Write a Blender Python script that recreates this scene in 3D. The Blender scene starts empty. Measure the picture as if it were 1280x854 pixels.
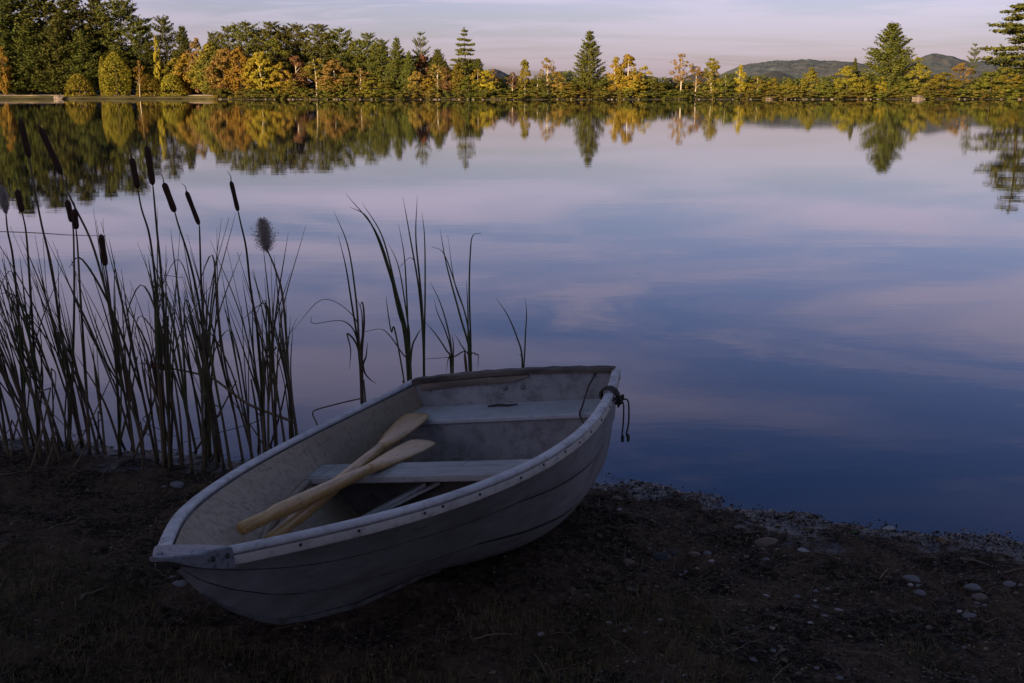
import bpy, math, random
import numpy as np
from mathutils import Vector, Matrix

# ------------------------------------------------------------------ camera
sc = bpy.context.scene
W, H, F, HC, YH = 1280.0, 854.0, 1322.6, 1.93, 116.5
PITCH = math.atan((H / 2 - YH) / F)
camd = bpy.data.cameras.new('camera')
cam = bpy.data.objects.new('camera', camd)
sc.collection.objects.link(cam)
camd.sensor_fit = 'HORIZONTAL'; camd.sensor_width = 36.0
camd.lens = F / W * 36.0
camd.clip_start = 0.05; camd.clip_end = 9000
cam.location = (0, 0, HC)
cam.rotation_euler = (math.pi / 2 - PITCH, 0, 0)
sc.camera = cam
sc.render.resolution_x = 1024; sc.render.resolution_y = 683

# ------------------------------------------------------------------ light
SUN_EL, SUN_AZ = math.radians(8.5), math.radians(-148)     # azimuth from +Y towards +X: behind the camera, a little left
EXPOSURE = 0.98
SKY = 0.08
SUN = 5.0
world = bpy.data.worlds.new('World'); sc.world = world
world.use_nodes = True
wt = world.node_tree; wt.nodes.clear()
def wn(t, **k):
    n = wt.nodes.new(t)
    for a, b in k.items(): setattr(n, a, b)
    return n
def wmath(op, a, b=None, c=None):
    n = wn('ShaderNodeMath', operation=op)
    for i, v in enumerate((a, b, c)):
        if v is None: continue
        if isinstance(v, (int, float)): n.inputs[i].default_value = v
        else: wt.links.new(v, n.inputs[i])
    return n.outputs[0]
def wmix(fac, a, b, blend='MIX'):
    n = wn('ShaderNodeMix', data_type='RGBA', blend_type=blend)
    for i, v in ((0, fac), (6, a), (7, b)):
        if isinstance(v, (int, float)): n.inputs[i].default_value = v
        elif isinstance(v, tuple): n.inputs[i].default_value = (*v, 1)
        else: wt.links.new(v, n.inputs[i])
    return n.outputs[2]
sky = wn('ShaderNodeTexSky', sky_type='NISHITA')
sky.sun_disc = False
sky.sun_elevation = SUN_EL; sky.sun_rotation = SUN_AZ
sky.air_density = 1.0; sky.dust_density = 1.2; sky.ozone_density = 2.0
tc = wn('ShaderNodeTexCoord')
sep = wn('ShaderNodeSeparateXYZ'); wt.links.new(tc.outputs['Generated'], sep.inputs[0])
zc = wmath('MAXIMUM', sep.outputs[2], 0.0)
den = wmath('ADD', zc, 0.06)
u = wmath('DIVIDE', sep.outputs[0], den); v = wmath('DIVIDE', sep.outputs[1], den)
cmb = wn('ShaderNodeCombineXYZ'); wt.links.new(u, cmb.inputs[0]); wt.links.new(v, cmb.inputs[1])
def wnoise(scale, detail, rough, dist, sx, sy, off):
    mp = wn('ShaderNodeMapping'); mp.inputs['Scale'].default_value = (sx, sy, 1); mp.inputs['Location'].default_value = off
    mp.inputs['Rotation'].default_value = (0, 0, math.radians(7))
    wt.links.new(cmb.outputs[0], mp.inputs[0])
    n = wn('ShaderNodeTexNoise'); n.inputs['Scale'].default_value = scale; n.inputs['Detail'].default_value = detail
    n.inputs['Roughness'].default_value = rough; n.inputs['Distortion'].default_value = dist
    wt.links.new(mp.outputs[0], n.inputs[0]); return n.outputs[0]
def wramp(x, lo, hi):
    n = wn('ShaderNodeMapRange', interpolation_type='SMOOTHSTEP'); wt.links.new(x, n.inputs[0])
    n.inputs[1].default_value = lo; n.inputs[2].default_value = hi; return n.outputs[0]
# thin high cloud sheets, pink where the low sun reaches them
c1 = wramp(wnoise(0.55, 6, 0.55, 0.5, 0.55, 1.0, (1.3, 2.2, 0)), 0.40, 0.59)
c2 = wramp(wnoise(1.3, 8, 0.62, 1.0, 0.55, 1.0, (7.7, 1.9, 0)), 0.47, 0.66)
low = wramp(zc, 0.46, 0.10)                                   # the sheets thin out overhead
low = wmath('MULTIPLY', low, wmath('ADD', wramp(zc, 0.05, 0.13), 0.32)); low = wmath('MINIMUM', low, 1.0)
cl = wmath('MULTIPLY', wmath('MAXIMUM', c1, wmath('MULTIPLY', c2, 0.75)), low)
tint0 = wmix(wramp(zc, 0.0, 0.09), (0.93, 0.79, 1.44), (1.04, 0.83, 1.24))
tint = wmix(wramp(zc, 0.14, 0.40), tint0, (0.46, 0.53, 0.98))
tint = wmix(wramp(zc, 0.40, 0.62), tint, (1.20, 0.95, 0.95))      # violet dusk near the horizon, blue overhead
base = wmix(1.0, sky.outputs[0], tint, 'MULTIPLY')
skyc = wmix(wmath('MULTIPLY', cl, 0.62), base, (6.0, 4.9, 6.2))
bg = wn('ShaderNodeBackground'); bg.inputs['Strength'].default_value = SKY
wt.links.new(skyc, bg.inputs['Color'])
wo = wn('ShaderNodeOutputWorld'); wt.links.new(bg.outputs[0], wo.inputs[0])
sund = bpy.data.lights.new('sun', 'SUN'); sund.energy = SUN; sund.angle = math.radians(0.6); sund.color = (1.0, 0.80, 0.53)
sun = bpy.data.objects.new('sun', sund); sc.collection.objects.link(sun)
sd = Vector((math.sin(SUN_AZ) * math.cos(SUN_EL), math.cos(SUN_AZ) * math.cos(SUN_EL), math.sin(SUN_EL)))
sun.rotation_euler = sd.to_track_quat('Z', 'Y').to_euler()
sun.location = sd * 50
vs = sc.view_settings
vs.view_transform = 'Standard'; vs.look = 'None'; vs.exposure = EXPOSURE; vs.gamma = 1.0; vs.use_curve_mapping = False

# ------------------------------------------------------------------ helpers
rng = np.random.default_rng(11)
random.seed(11)
def at(px, py, Y):
    """world point whose distance along +Y is Y, seen at photo pixel (px, py)"""
    a = (px - W / 2) / F; b = -(py - H / 2) / F
    d = np.array([a, math.cos(PITCH) + b * math.sin(PITCH), -math.sin(PITCH) + b * math.cos(PITCH)])
    t = Y / d[1]
    return np.array([0, 0, HC]) + t * d
def on_plane(px, py, z=0.0):
    a = (px - W / 2) / F; b = -(py - H / 2) / F
    d = np.array([a, math.cos(PITCH) + b * math.sin(PITCH), -math.sin(PITCH) + b * math.cos(PITCH)])
    t = (z - HC) / d[2]
    return np.array([0, 0, HC]) + t * d

def hash2(ix, iy, s):
    h = (ix.astype(np.int64) * 374761393 + iy.astype(np.int64) * 668265263 + s * 974634777) & 0x7fffffff
    h = ((h ^ (h >> 13)) * 1274126177) & 0x7fffffff
    return ((h ^ (h >> 16)) & 0xffff) / 65535.0
def vnoise(x, y, s=0):
    ix, iy = np.floor(x), np.floor(y); fx, fy = x - ix, y - iy
    fx = fx * fx * (3 - 2 * fx); fy = fy * fy * (3 - 2 * fy)
    a = hash2(ix, iy, s); b = hash2(ix + 1, iy, s); c = hash2(ix, iy + 1, s); d = hash2(ix + 1, iy + 1, s)
    return (a * (1 - fx) + b * fx) * (1 - fy) + (c * (1 - fx) + d * fx) * fy
def fbm(x, y, oct=4, s=0):
    r = 0; amp = .5
    for k in range(oct):
        r = r + amp * (vnoise(x * 2 ** k + 17.3 * k, y * 2 ** k - 9.1 * k, s + k) - .5); amp *= .5
    return r

def mesh_np(name, V, Fc, mat=None, parent=None, smooth=False, mats=None, mi=None):
    me = bpy.data.meshes.new(name)
    V = np.asarray(V, float)
    if isinstance(Fc, np.ndarray):
        n = Fc.shape[1]
        me.vertices.add(len(V)); me.vertices.foreach_set('co', V.astype(np.float32).ravel())
        me.loops.add(Fc.size); me.loops.foreach_set('vertex_index', Fc.astype(np.int32).ravel())
        me.polygons.add(len(Fc)); me.polygons.foreach_set('loop_start', np.arange(0, Fc.size, n, dtype=np.int32))
        me.update(calc_edges=True); me.validate()
    else:
        me.from_pydata([tuple(p) for p in V], [], Fc); me.update()
    if smooth: me.polygons.foreach_set('use_smooth', [True] * len(me.polygons))
    if mat: me.materials.append(mat)
    if mats:
        for m in mats: me.materials.append(m)
        me.polygons.foreach_set('material_index', np.asarray(mi, dtype=np.int32))
    o = bpy.data.objects.new(name, me); sc.collection.objects.link(o)
    if parent: o.parent = parent
    return o
def tag(o, label=None, cat=None, group=None, kind=None):
    if label: o['label'] = label
    if cat: o['category'] = cat
    if group: o['group'] = group
    if kind: o['kind'] = kind
    return o
def empty(name, loc=(0, 0, 0), label=None, cat=None, group=None):
    o = bpy.data.objects.new(name, None); sc.collection.objects.link(o); o.location = Vector(loc)
    o.empty_display_size = .1
    return tag(o, label, cat, group)

class MB:
    """collects shapes into one mesh"""
    def __init__(s): s.V = []; s.F = []
    def add(s, V, F):
        n = len(s.V); s.V.extend([tuple(map(float, v)) for v in V]); s.F.extend([tuple(i + n for i in f) for f in F])
        return s
    def rings(s, R, closed=True, cap=True):
        R = [np.asarray(r) for r in R]; m = len(R[0]); V = np.concatenate(R); F = []
        for i in range(len(R) - 1):
            for j in range(m if closed else m - 1):
                k = (j + 1) % m
                F.append((i * m + j, i * m + k, (i + 1) * m + k, (i + 1) * m + j))
        if cap and closed:
            F.append(tuple(range(m - 1, -1, -1))); F.append(tuple((len(R) - 1) * m + j for j in range(m)))
        return s.add(V, F)
    def tube(s, pts, rad, n=8, cap=True):
        pts = np.asarray(pts, float); N = len(pts)
        rad = np.full(N, rad) if np.isscalar(rad) else np.asarray(rad)
        T = np.gradient(pts, axis=0); T /= np.linalg.norm(T, axis=1)[:, None] + 1e-12
        ref = np.array([0, 0, 1.0]) if abs(T[0][2]) < .9 else np.array([1.0, 0, 0])
        a = np.cross(T[0], ref); a /= np.linalg.norm(a); R = []
        for i in range(N):
            a = a - T[i] * a.dot(T[i]); a /= np.linalg.norm(a) + 1e-12; b = np.cross(T[i], a)
            th = np.arange(n) * 2 * np.pi / n
            R.append(pts[i] + rad[i] * (np.cos(th)[:, None] * a + np.sin(th)[:, None] * b))
        return s.rings(R, True, cap)
    def blade(s, pts, wid, side, fold=.25):
        """a leaf blade: pts, width per point, side vector; folded along its midrib, with a little thickness"""
        pts = np.asarray(pts, float); wid = np.asarray(wid); side = np.asarray(side, float); R = []
        T = np.gradient(pts, axis=0); T /= np.linalg.norm(T, axis=1)[:, None] + 1e-12
        for p, w, t in zip(pts, wid, T):
            a = side - t * side.dot(t); a /= np.linalg.norm(a) + 1e-9; b = np.cross(t, a)
            R.append([p - a * w, p + b * w * fold * .6 + b * .0012, p + a * w, p - b * w * fold - b * .0012])
        return s.rings(R, True, True)
    def box(s, lo, hi):
        x0, y0, z0 = lo; x1, y1, z1 = hi
        V = [(x0, y0, z0), (x1, y0, z0), (x1, y1, z0), (x0, y1, z0), (x0, y0, z1), (x1, y0, z1), (x1, y1, z1), (x0, y1, z1)]
        return s.add(V, [(3, 2, 1, 0), (4, 5, 6, 7), (0, 1, 5, 4), (1, 2, 6, 5), (2, 3, 7, 6), (3, 0, 4, 7)])
    def build(s, name, mat, parent=None, smooth=False, off=None):
        V = np.array(s.V)
        if off is not None: V = V - np.asarray(off)
        return mesh_np(name, V, s.F, mat, parent, smooth)
def bevel(o, w=.004, seg=2):
    m = o.modifiers.new('bevel', 'BEVEL'); m.width = w; m.segments = seg; m.limit_method = 'ANGLE'; m.angle_limit = math.radians(40); return o
def crv(pts, n=24):
    """Catmull-Rom through the points"""
    P = np.asarray(pts, float); P = np.vstack([2 * P[0] - P[1], P, 2 * P[-1] - P[-2]]); out = []
    seg = len(P) - 3
    for t in np.linspace(0, seg - 1e-6, n):
        i = int(t); f = t - i; a, b, c, d = P[i:i + 4]
        out.append(.5 * (2 * b + (c - a) * f + (2 * a - 5 * b + 4 * c - d) * f * f + (3 * b - a - 3 * c + d) * f ** 3))
    return np.array(out)

# ------------------------------------------------------------------ materials
class Mat:
    def __init__(s, name, col=(.5, .5, .5), rough=.6, spec=.5, metal=0):
        s.m = bpy.data.materials.new(name); s.m.use_nodes = True; s.t = s.m.node_tree
        s.b = s.t.nodes['Principled BSDF']; s.out = s.t.nodes['Material Output']
        s.b.inputs['Base Color'].default_value = (*col, 1); s.b.inputs['Roughness'].default_value = rough
        s.b.inputs['Specular IOR Level'].default_value = spec; s.b.inputs['Metallic'].default_value = metal
        s.tc = s.t.nodes.new('ShaderNodeTexCoord')
    def n(s, t, **k):
        x = s.t.nodes.new(t)
        for a, b in k.items(): setattr(x, a, b)
        return x
    def l(s, a, b): s.t.links.new(a, b)
    def noise(s, scale, detail=5, rough=.6, stretch=(1, 1, 1), coord='Object', dist=0):
        mp = s.n('ShaderNodeMapping'); mp.inputs['Scale'].default_value = stretch
        s.l(s.tc.outputs[coord], mp.inputs[0])
        x = s.n('ShaderNodeTexNoise'); x.inputs['Scale'].default_value = scale; x.inputs['Detail'].default_value = detail
        x.inputs['Roughness'].default_value = rough; x.inputs['Distortion'].default_value = dist
        s.l(mp.outputs[0], x.inputs[0]); return x.outputs[0]
    def ramp(s, x, lo, hi, a=0., b=1.):
        r = s.n('ShaderNodeMapRange', interpolation_type='SMOOTHSTEP'); s.l(x, r.inputs[0])
        for i, q in enumerate((lo, hi, a, b)): r.inputs[i + 1].default_value = q
        return r.outputs[0]
    def mix(s, fac, a, b, blend='MIX'):
        x = s.n('ShaderNodeMix', data_type='RGBA', blend_type=blend)
        for i, q in ((0, fac), (6, a), (7, b)):
            if isinstance(q, (int, float)): x.inputs[i].default_value = q
            elif isinstance(q, tuple): x.inputs[i].default_value = (*q, 1)
            else: s.l(q, x.inputs[i])
        return x.outputs[2]
    def col(s, c): s.l(c, s.b.inputs['Base Color']); return s
    def rough(s, c): s.l(c, s.b.inputs['Roughness']); return s
    def bump(s, h, strength=.3, dist=.01, prev=None):
        x = s.n('ShaderNodeBump'); x.inputs['Strength'].default_value = strength; x.inputs['Distance'].default_value = dist
        s.l(h, x.inputs['Height'])
        if prev is not None: s.l(prev, x.inputs['Normal'])
        s.l(x.outputs[0], s.b.inputs['Normal']); return x.outputs[0]

def foliage(name, a, b, transl=.18, nscale=.5):
    """leaf tint varies from clump to clump and from leaf to leaf"""
    a = tuple(q * 1.12 for q in a); b = tuple(q * 1.12 for q in b)
    M = Mat(name, a, .75, .15)
    g = M.n('ShaderNodeNewGeometry')
    oi = M.n('ShaderNodeObjectInfo')
    n1 = M.ramp(M.noise(nscale, 3), .35, .65)
    c = M.mix(n1, a, b)
    r = M.ramp(g.outputs['Random Per Island'], 0, 1, .80, 1.22)
    cc = M.n('ShaderNodeCombineXYZ')
    for i in range(3): M.l(r, cc.inputs[i])
    c = M.mix(1.0, c, cc.outputs[0], 'MULTIPLY')
    hs = M.n('ShaderNodeHueSaturation'); M.l(c, hs.inputs['Color'])
    M.l(M.ramp(oi.outputs['Random'], 0, 1, .485, .515), hs.inputs['Hue']); M.l(M.ramp(oi.outputs['Random'], 0, 1, .85, 1.15), hs.inputs['Value'])
    M.col(hs.outputs[0])
    tr = M.n('ShaderNodeBsdfTranslucent'); M.l(hs.outputs[0], tr.inputs[0])
    ms = M.n('ShaderNodeMixShader'); ms.inputs[0].default_value = transl
    M.l(M.b.outputs[0], ms.inputs[1]); M.l(tr.outputs[0], ms.inputs[2]); M.l(ms.outputs[0], M.out.inputs[0])
    return M.m
FOL = {
    'pine': foliage('pine_needles', (.066, .070, .012), (.104, .094, .014)),
    'dark': foliage('dark_needles', (.050, .056, .010), (.084, .078, .013)),
    'spruce': foliage('light_needles', (.085, .100, .018), (.115, .115, .018)),
    'gold': foliage('gold_leaves', (.25, .145, .015), (.185, .125, .016)),
    'yellow': foliage('yellow_leaves', (.28, .195, .018), (.21, .16, .016)),
    'orange': foliage('orange_leaves', (.205, .112, .028), (.18, .120, .023)),
    'rust': foliage('rust_leaves', (.165, .075, .034), (.15, .095, .030)),
    'lime': foliage('yellow_green_leaves', (.125, .110, .013), (.185, .135, .015)),
    'green': foliage('green_leaves', (.085, .090, .013), (.12, .105, .014)),
    'cedar': foliage('clipped_leaves', (.15, .125, .012), (.18, .13, .014)),
    'brush': foliage('brush_leaves', (.080, .070, .014), (.14, .095, .016), nscale=.8),
}
def simple(name, a, b, scale, rough=.85, bump=.4, bd=.01, stretch=(1, 1, 1), lo=.35, hi=.65, spec=.3):
    M = Mat(name, a, rough, spec); n = M.noise(scale, 6, .65, stretch); M.col(M.mix(M.ramp(n, lo, hi), a, b)); M.bump(n, bump, bd); return M.m
BARK = simple('pine_bark', (.09, .065, .045), (.05, .036, .026), 4, stretch=(1, 1, .3))
BIRCH = simple('birch_bark', (.62, .50, .36), (.38, .30, .22), 3, stretch=(1, 1, 3))
ROCK = simple('shore_rock', (.22, .16, .12), (.09, .07, .055), 1.5)
STONE = {k: simple('pebble_' + k, a, b, 60, .75, .3, .002, spec=.15) for k, a, b in
         (('grey', (.20, .19, .19), (.11, .10, .105)), ('brown', (.20, .145, .11), (.10, .075, .058)), ('pale', (.40, .36, .34), (.24, .215, .21)), ('dark', (.05, .05, .055), (.03, .03, .032)))}

def mud():
    M = Mat('mud', (.03, .024, .02), .8, .12)
    n1 = M.noise(3.5, 8, .72); n2 = M.noise(38, 6, .7); n3 = M.noise(160, 3, .6)
    c = M.mix(M.ramp(n1, .42, .61), (.012, .0078, .0048), (.092, .058, .035))
    c = M.mix(M.ramp(n2, .48, .66, 0, .8), c, (.17, .11, .068))
    c = M.mix(M.ramp(n3, .58, .68, 0, .8), c, (.20, .145, .10))
    n4 = M.noise(420, 2, .6); c = M.mix(M.ramp(n4, .60, .70, 0, .7), c, (.34, .27, .20))
    g_ = M.n('ShaderNodeNewGeometry'); sp = M.n('ShaderNodeSeparateXYZ'); M.l(g_.outputs['Position'], sp.inputs[0])
    wet = M.ramp(sp.outputs[2], .004, .020, 1., 0.)          # the soaked strip by the water is dark and glossy
    c = M.mix(wet, c, M.mix(1.0, c, (.5, .5, .5), 'MULTIPLY'))
    M.l(M.ramp(wet, 0, 1, .08, .5), M.b.inputs['Specular IOR Level'])
    M.col(c); M.rough(M.ramp(wet, 0, 1, .9, .40))
    b = M.bump(n2, 1.0, .022); b = M.bump(n3, 1.0, .007, b)
    return M.m
def water():
    M = Mat('water', (.003, .008, .024), .01, .5)
    M.b.inputs['IOR'].default_value = 1.333
    geo = M.n('ShaderNodeNewGeometry')
    n1 = M.noise(1.1, 3, .5, (.6, 1.5, 1)); n2 = M.noise(5.5, 3, .55, (.7, 1.4, 1)); n3 = M.noise(.16, 3, .5, (.5, 1.2, 1))
    b = M.bump(n3, 1.0, .0020); b = M.bump(n1, 1.0, .0009, b); M.bump(n2, 1.0, .00022, b)
    return M.m

# ------------------------------------------------------------------ the setting: near shore, lake, far shore, hills
SX = np.array([-400, -60, -12, -4.5, -2.83, -2.12, -1.42, -.7, .1, .49, .91, 1.35, 1.84, 2.26, 4, 10, 40, 400.])
SY = np.array([30, 14, 6.9, 5.98, 5.76, 5.60, 5.42, 5.27, 5.2, 5.12, 4.93, 4.64, 4.47, 4.34, 3.9, 2.9, -4, -60.])
def shore(x): return np.interp(x, SX, SY)
def ground_base(x, y):
    d = (shore(x) - y) * .96
    z = np.where(d < 0, .055 * np.maximum(d, -40), np.where(d < 2, .05 * d + .025 * d * d, .2 + .13 * (np.minimum(d, 3.2) - 2)))
    z = z + np.where(d > 3.2, .03 * (d - 3.2), 0)
    z = z + .05 * np.clip(-4 - y, 0, 60)               # wooded bank behind the beach
    return z, d
def ground_z(x, y, detail=True):
    x = np.asarray(x, float); y = np.asarray(y, float)
    z, d = ground_base(x, y)
    if detail:
        k = np.clip((d + .30) / .9, 0.16, 1)
        k1 = np.clip((d - .1) / 1.0, 0.06, 1)
        z = z + k1 * .075 * fbm(x * 1.3, y * 1.3, 3, 3) + k * (.060 * fbm(x * 6, y * 8, 5, 21))
        r = np.abs(fbm(x * 16, y * 22, 3, 40)); z = z + k * .045 * r
        z = z + k * .026 * fbm(x * 34, y * 42, 2, 77)
    return z
def axis(lo, hi, step, far_lo, far_hi):
    a = list(np.arange(lo, hi + 1e-6, step)); s = step
    b = [a[0]]
    while b[-1] > far_lo: s = min(s * 1.25, 60); b.append(b[-1] - s)
    s = step; c = [a[-1]]
    while c[-1] < far_hi: s = min(s * 1.25, 60); c.append(c[-1] + s)
    return np.array(b[:0:-1] + a + c[1:])
gx = axis(-3.3, 2.9, .0135, -900, 900); gy = axis(2.3, 5.7, .0135, -300, 345)
GX, GY = np.meshgrid(gx, gy, indexing='ij')
GZ = ground_z(GX, GY)
nx, ny = GX.shape
idx = np.arange(nx * ny).reshape(nx, ny)
gf = np.stack([idx[:-1, :-1], idx[1:, :-1], idx[1:, 1:], idx[:-1, 1:]], -1).reshape(-1, 4)
g = mesh_np('ground', np.stack([GX, GY, GZ], -1).reshape(-1, 3), gf, mud(), smooth=True)
tag(g, kind='structure')
w = mesh_np('water', [(-1500, -40, 0), (1500, -40, 0), (1500, 520, 0), (-1500, 520, 0)], [(0, 1, 2, 3)], water())
tag(w, kind='structure')

def DS(px):                                             # distance of the far waterline under photo column px
    return np.interp(px, [-900, -100, 230, 300, 620, 900, 1280, 2200], [330, 352, 356, 338, 330, 338, 345, 380])
fx = np.linspace(-900, 2200, 260); rows = [-6, 0, 1.0, 3, 8, 20, 60, 160]; hz = [-1, -.1, .15, .35, .6, 1.4, 4, 9]
V = []; 
for a in fx:
    D = DS(a) + 1.2 * math.sin(a * .11) + .8 * math.sin(a * .31)
    for r, z in zip(rows, hz):
        p = at(a, 123, D + r); V.append((p[0], D + r, z * (1 + .3 * math.sin(a * .07 + r)) if z > 0 else z))
n = len(rows)
ff = [(i * n + j, (i + 1) * n + j, (i + 1) * n + j + 1, i * n + j + 1) for i in range(len(fx) - 1) for j in range(n - 1)]
tag(mesh_np('far_shore', V, ff, simple('far_bank', (.10, .08, .04), (.05, .045, .02), .5), smooth=True), kind='structure')
# mown lawn and pale footpath under the trees on the left
V = []; fx2 = np.linspace(-200, 268, 40)
for a in fx2:
    D = DS(a) + 1.5 * math.sin(a * .11)
    for r, z in ((1.2, .3), (2.6, .75), (14, 1.5)):
        p = at(a, 123, D + r); V.append((p[0], D + r, z))
lf = [(i * 3 + j, (i + 1) * 3 + j, (i + 1) * 3 + j + 1, i * 3 + j + 1) for i in range(len(fx2) - 1) for j in range(2)]
tag(mesh_np('lawn', V, lf, simple('lawn_grass', (.13, .10, .025), (.09, .075, .02), .6), smooth=True), kind='structure')
V = []
for a in fx2:
    D = DS(a) + 1.5 * math.sin(a * .11)
    for r, z in ((7.2, 1.2), (7.5, 1.45 + .12 * math.sin(a * .21)), (9.2, 1.6 + .15 * math.sin(a * .13)), (9.8, 1.3)):
        p = at(a, 123, D + r); V.append((p[0], D + r, z - .25))
lf = [(i * 4 + j, (i + 1) * 4 + j, (i + 1) * 4 + j + 1, i * 4 + j + 1) for i in range(len(fx2) - 1) for j in range(3)]
tag(mesh_np('path', V, lf, simple('path_gravel', (.28, .21, .155), (.20, .15, .11), 1.2)), kind='structure')

def hill(pts, Y, depth, name):
    px = np.array([p[0] for p in pts], float); py = np.array([p[1] for p in pts], float)
    a = np.linspace(px[0], px[-1], 340); b = np.interp(a, px, py)
    top = np.array([at(x_, y_, Y) for x_, y_ in zip(a, b)])
    V = []; m = 26
    for i, p in enumerate(top):
        for j in range(m):
            t = j / (m - 1); y = Y - depth * (1 - t); z = max(p[2], 0) * (1 - (1 - t) ** 1.7) - 2
            bx = p[0] * y / Y
            V.append((bx, y, z))
    V = np.array(V)
    V[:, 2] += 7.5 * fbm(V[:, 0] / 16, V[:, 1] / 16, 3, 5) + 5 * fbm(V[:, 0] / 60, V[:, 1] / 60, 2, 9)
    f = [(i * m + j, (i + 1) * m + j, (i + 1) * m + j + 1, i * m + j + 1) for i in range(len(top) - 1) for j in range(m - 1)]
    return tag(mesh_np(name, V, f, HILL), kind='structure')
M_ = Mat('hazed_hill_forest', (.08, .08, .06), .95, .05)  # distance haze is put into the forest colour as a grey-blue cast
a_ = M_.noise(.045, 5, .7); b_ = M_.noise(.012, 3, .6)
c_ = M_.mix(M_.ramp(a_, .35, .65), (.070, .092, .094), (.17, .17, .15)); c_ = M_.mix(M_.ramp(b_, .4, .65, 0, .5), c_, (.17, .14, .11)); M_.col(c_)
HILL = M_.m
hill([(560, 122), (590, 96), (618, 85), (630, 90), (650, 103), (680, 110), (740, 117)], 1500, 500, 'hill')
hill([(840, 112), (900, 92), (930, 80), (965, 76), (1010, 75), (1050, 76), (1090, 81), (1140, 76), (1165, 67), (1190, 70), (1215, 78), (1250, 74), (1290, 70), (1350, 74), (1450, 90), (1600, 112)], 1900, 700, 'hill')
hill([(-1200, 80), (-700, 60), (-300, 85), (100, 98), (400, 104), (560, 110), (700, 108), (860, 106), (1000, 100), (1300, 100), (1700, 90), (2300, 95)], 3000, 900, 'hill')

# ------------------------------------------------------------------ foliage geometry
def rhombs(C, s, flat=0., r=None, Nn=None):
    """one small leaf-spray face (two bent triangles) at each centre"""
    r = r or rng; C = np.asarray(C); N = len(C)
    t = r.normal(size=(N, 3)); t[:, 2] *= (1 - flat); t /= np.linalg.norm(t, axis=1)[:, None]
    q = r.normal(size=(N, 3)); q[:, 2] *= (1 - flat); b = np.cross(t, q); b /= np.linalg.norm(b, axis=1)[:, None] + 1e-9
    if Nn is not None:                               # faces lie on the skin of their clump, so clumps shade as masses
        m = Nn / (np.linalg.norm(Nn, axis=1)[:, None] + 1e-9) + r.normal(size=(N, 3)) * .42
        m /= np.linalg.norm(m, axis=1)[:, None]
        t = t - m * (t * m).sum(1)[:, None]; t /= np.linalg.norm(t, axis=1)[:, None] + 1e-9; b = np.cross(m, t)
    nn = np.cross(t, b)
    L = (s * r.uniform(.6, 1.35, N))[:, None] if np.isscalar(s) else (s * r.uniform(.6, 1.35, N))[:, None]
    V = np.stack([C - t * L, C + b * L * .55 + nn * L * .18, C + t * L, C - b * L * .55 + nn * L * .18], 1).reshape(-1, 3)
    k = np.arange(N)[:, None] * 4
    Fq = np.concatenate([k + [0, 1, 2], k + [0, 2, 3]], 1).reshape(-1, 3)
    return V, Fq
def trunk_mesh(name, Ht, r0, mat, lean=0., seed=0, limbs=0):
    r = np.random.default_rng(seed); z = np.linspace(0, Ht, 9)
    P = np.stack([lean * (z / Ht) ** 1.5 + .012 * Ht * np.sin(z / Ht * 5 + seed), .01 * Ht * np.sin(z / Ht * 4 + seed * 2), z], 1)
    mb = MB().tube(P, r0 * (1 - .9 * z / Ht) + .02, 7)
    for k in range(limbs):
        t = r.uniform(.25, .75); i = t * Ht; p = np.array([np.interp(i, z, P[:, 0]), np.interp(i, z, P[:, 1]), i])
        az = r.uniform(0, 6.28); L = Ht * r.uniform(.12, .3) * (1.1 - t)
        q = p + L * np.array([math.cos(az), math.sin(az), r.uniform(.4, 1.1)])
        mb.tube(crv([p, (p + q) / 2 + [0, 0, .1 * L], q], 5), [r0 * .35, r0 * .3, r0 * .22, r0 * .15, r0 * .08], 5)
    o = mb.build(name, mat, smooth=True); return o

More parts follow.
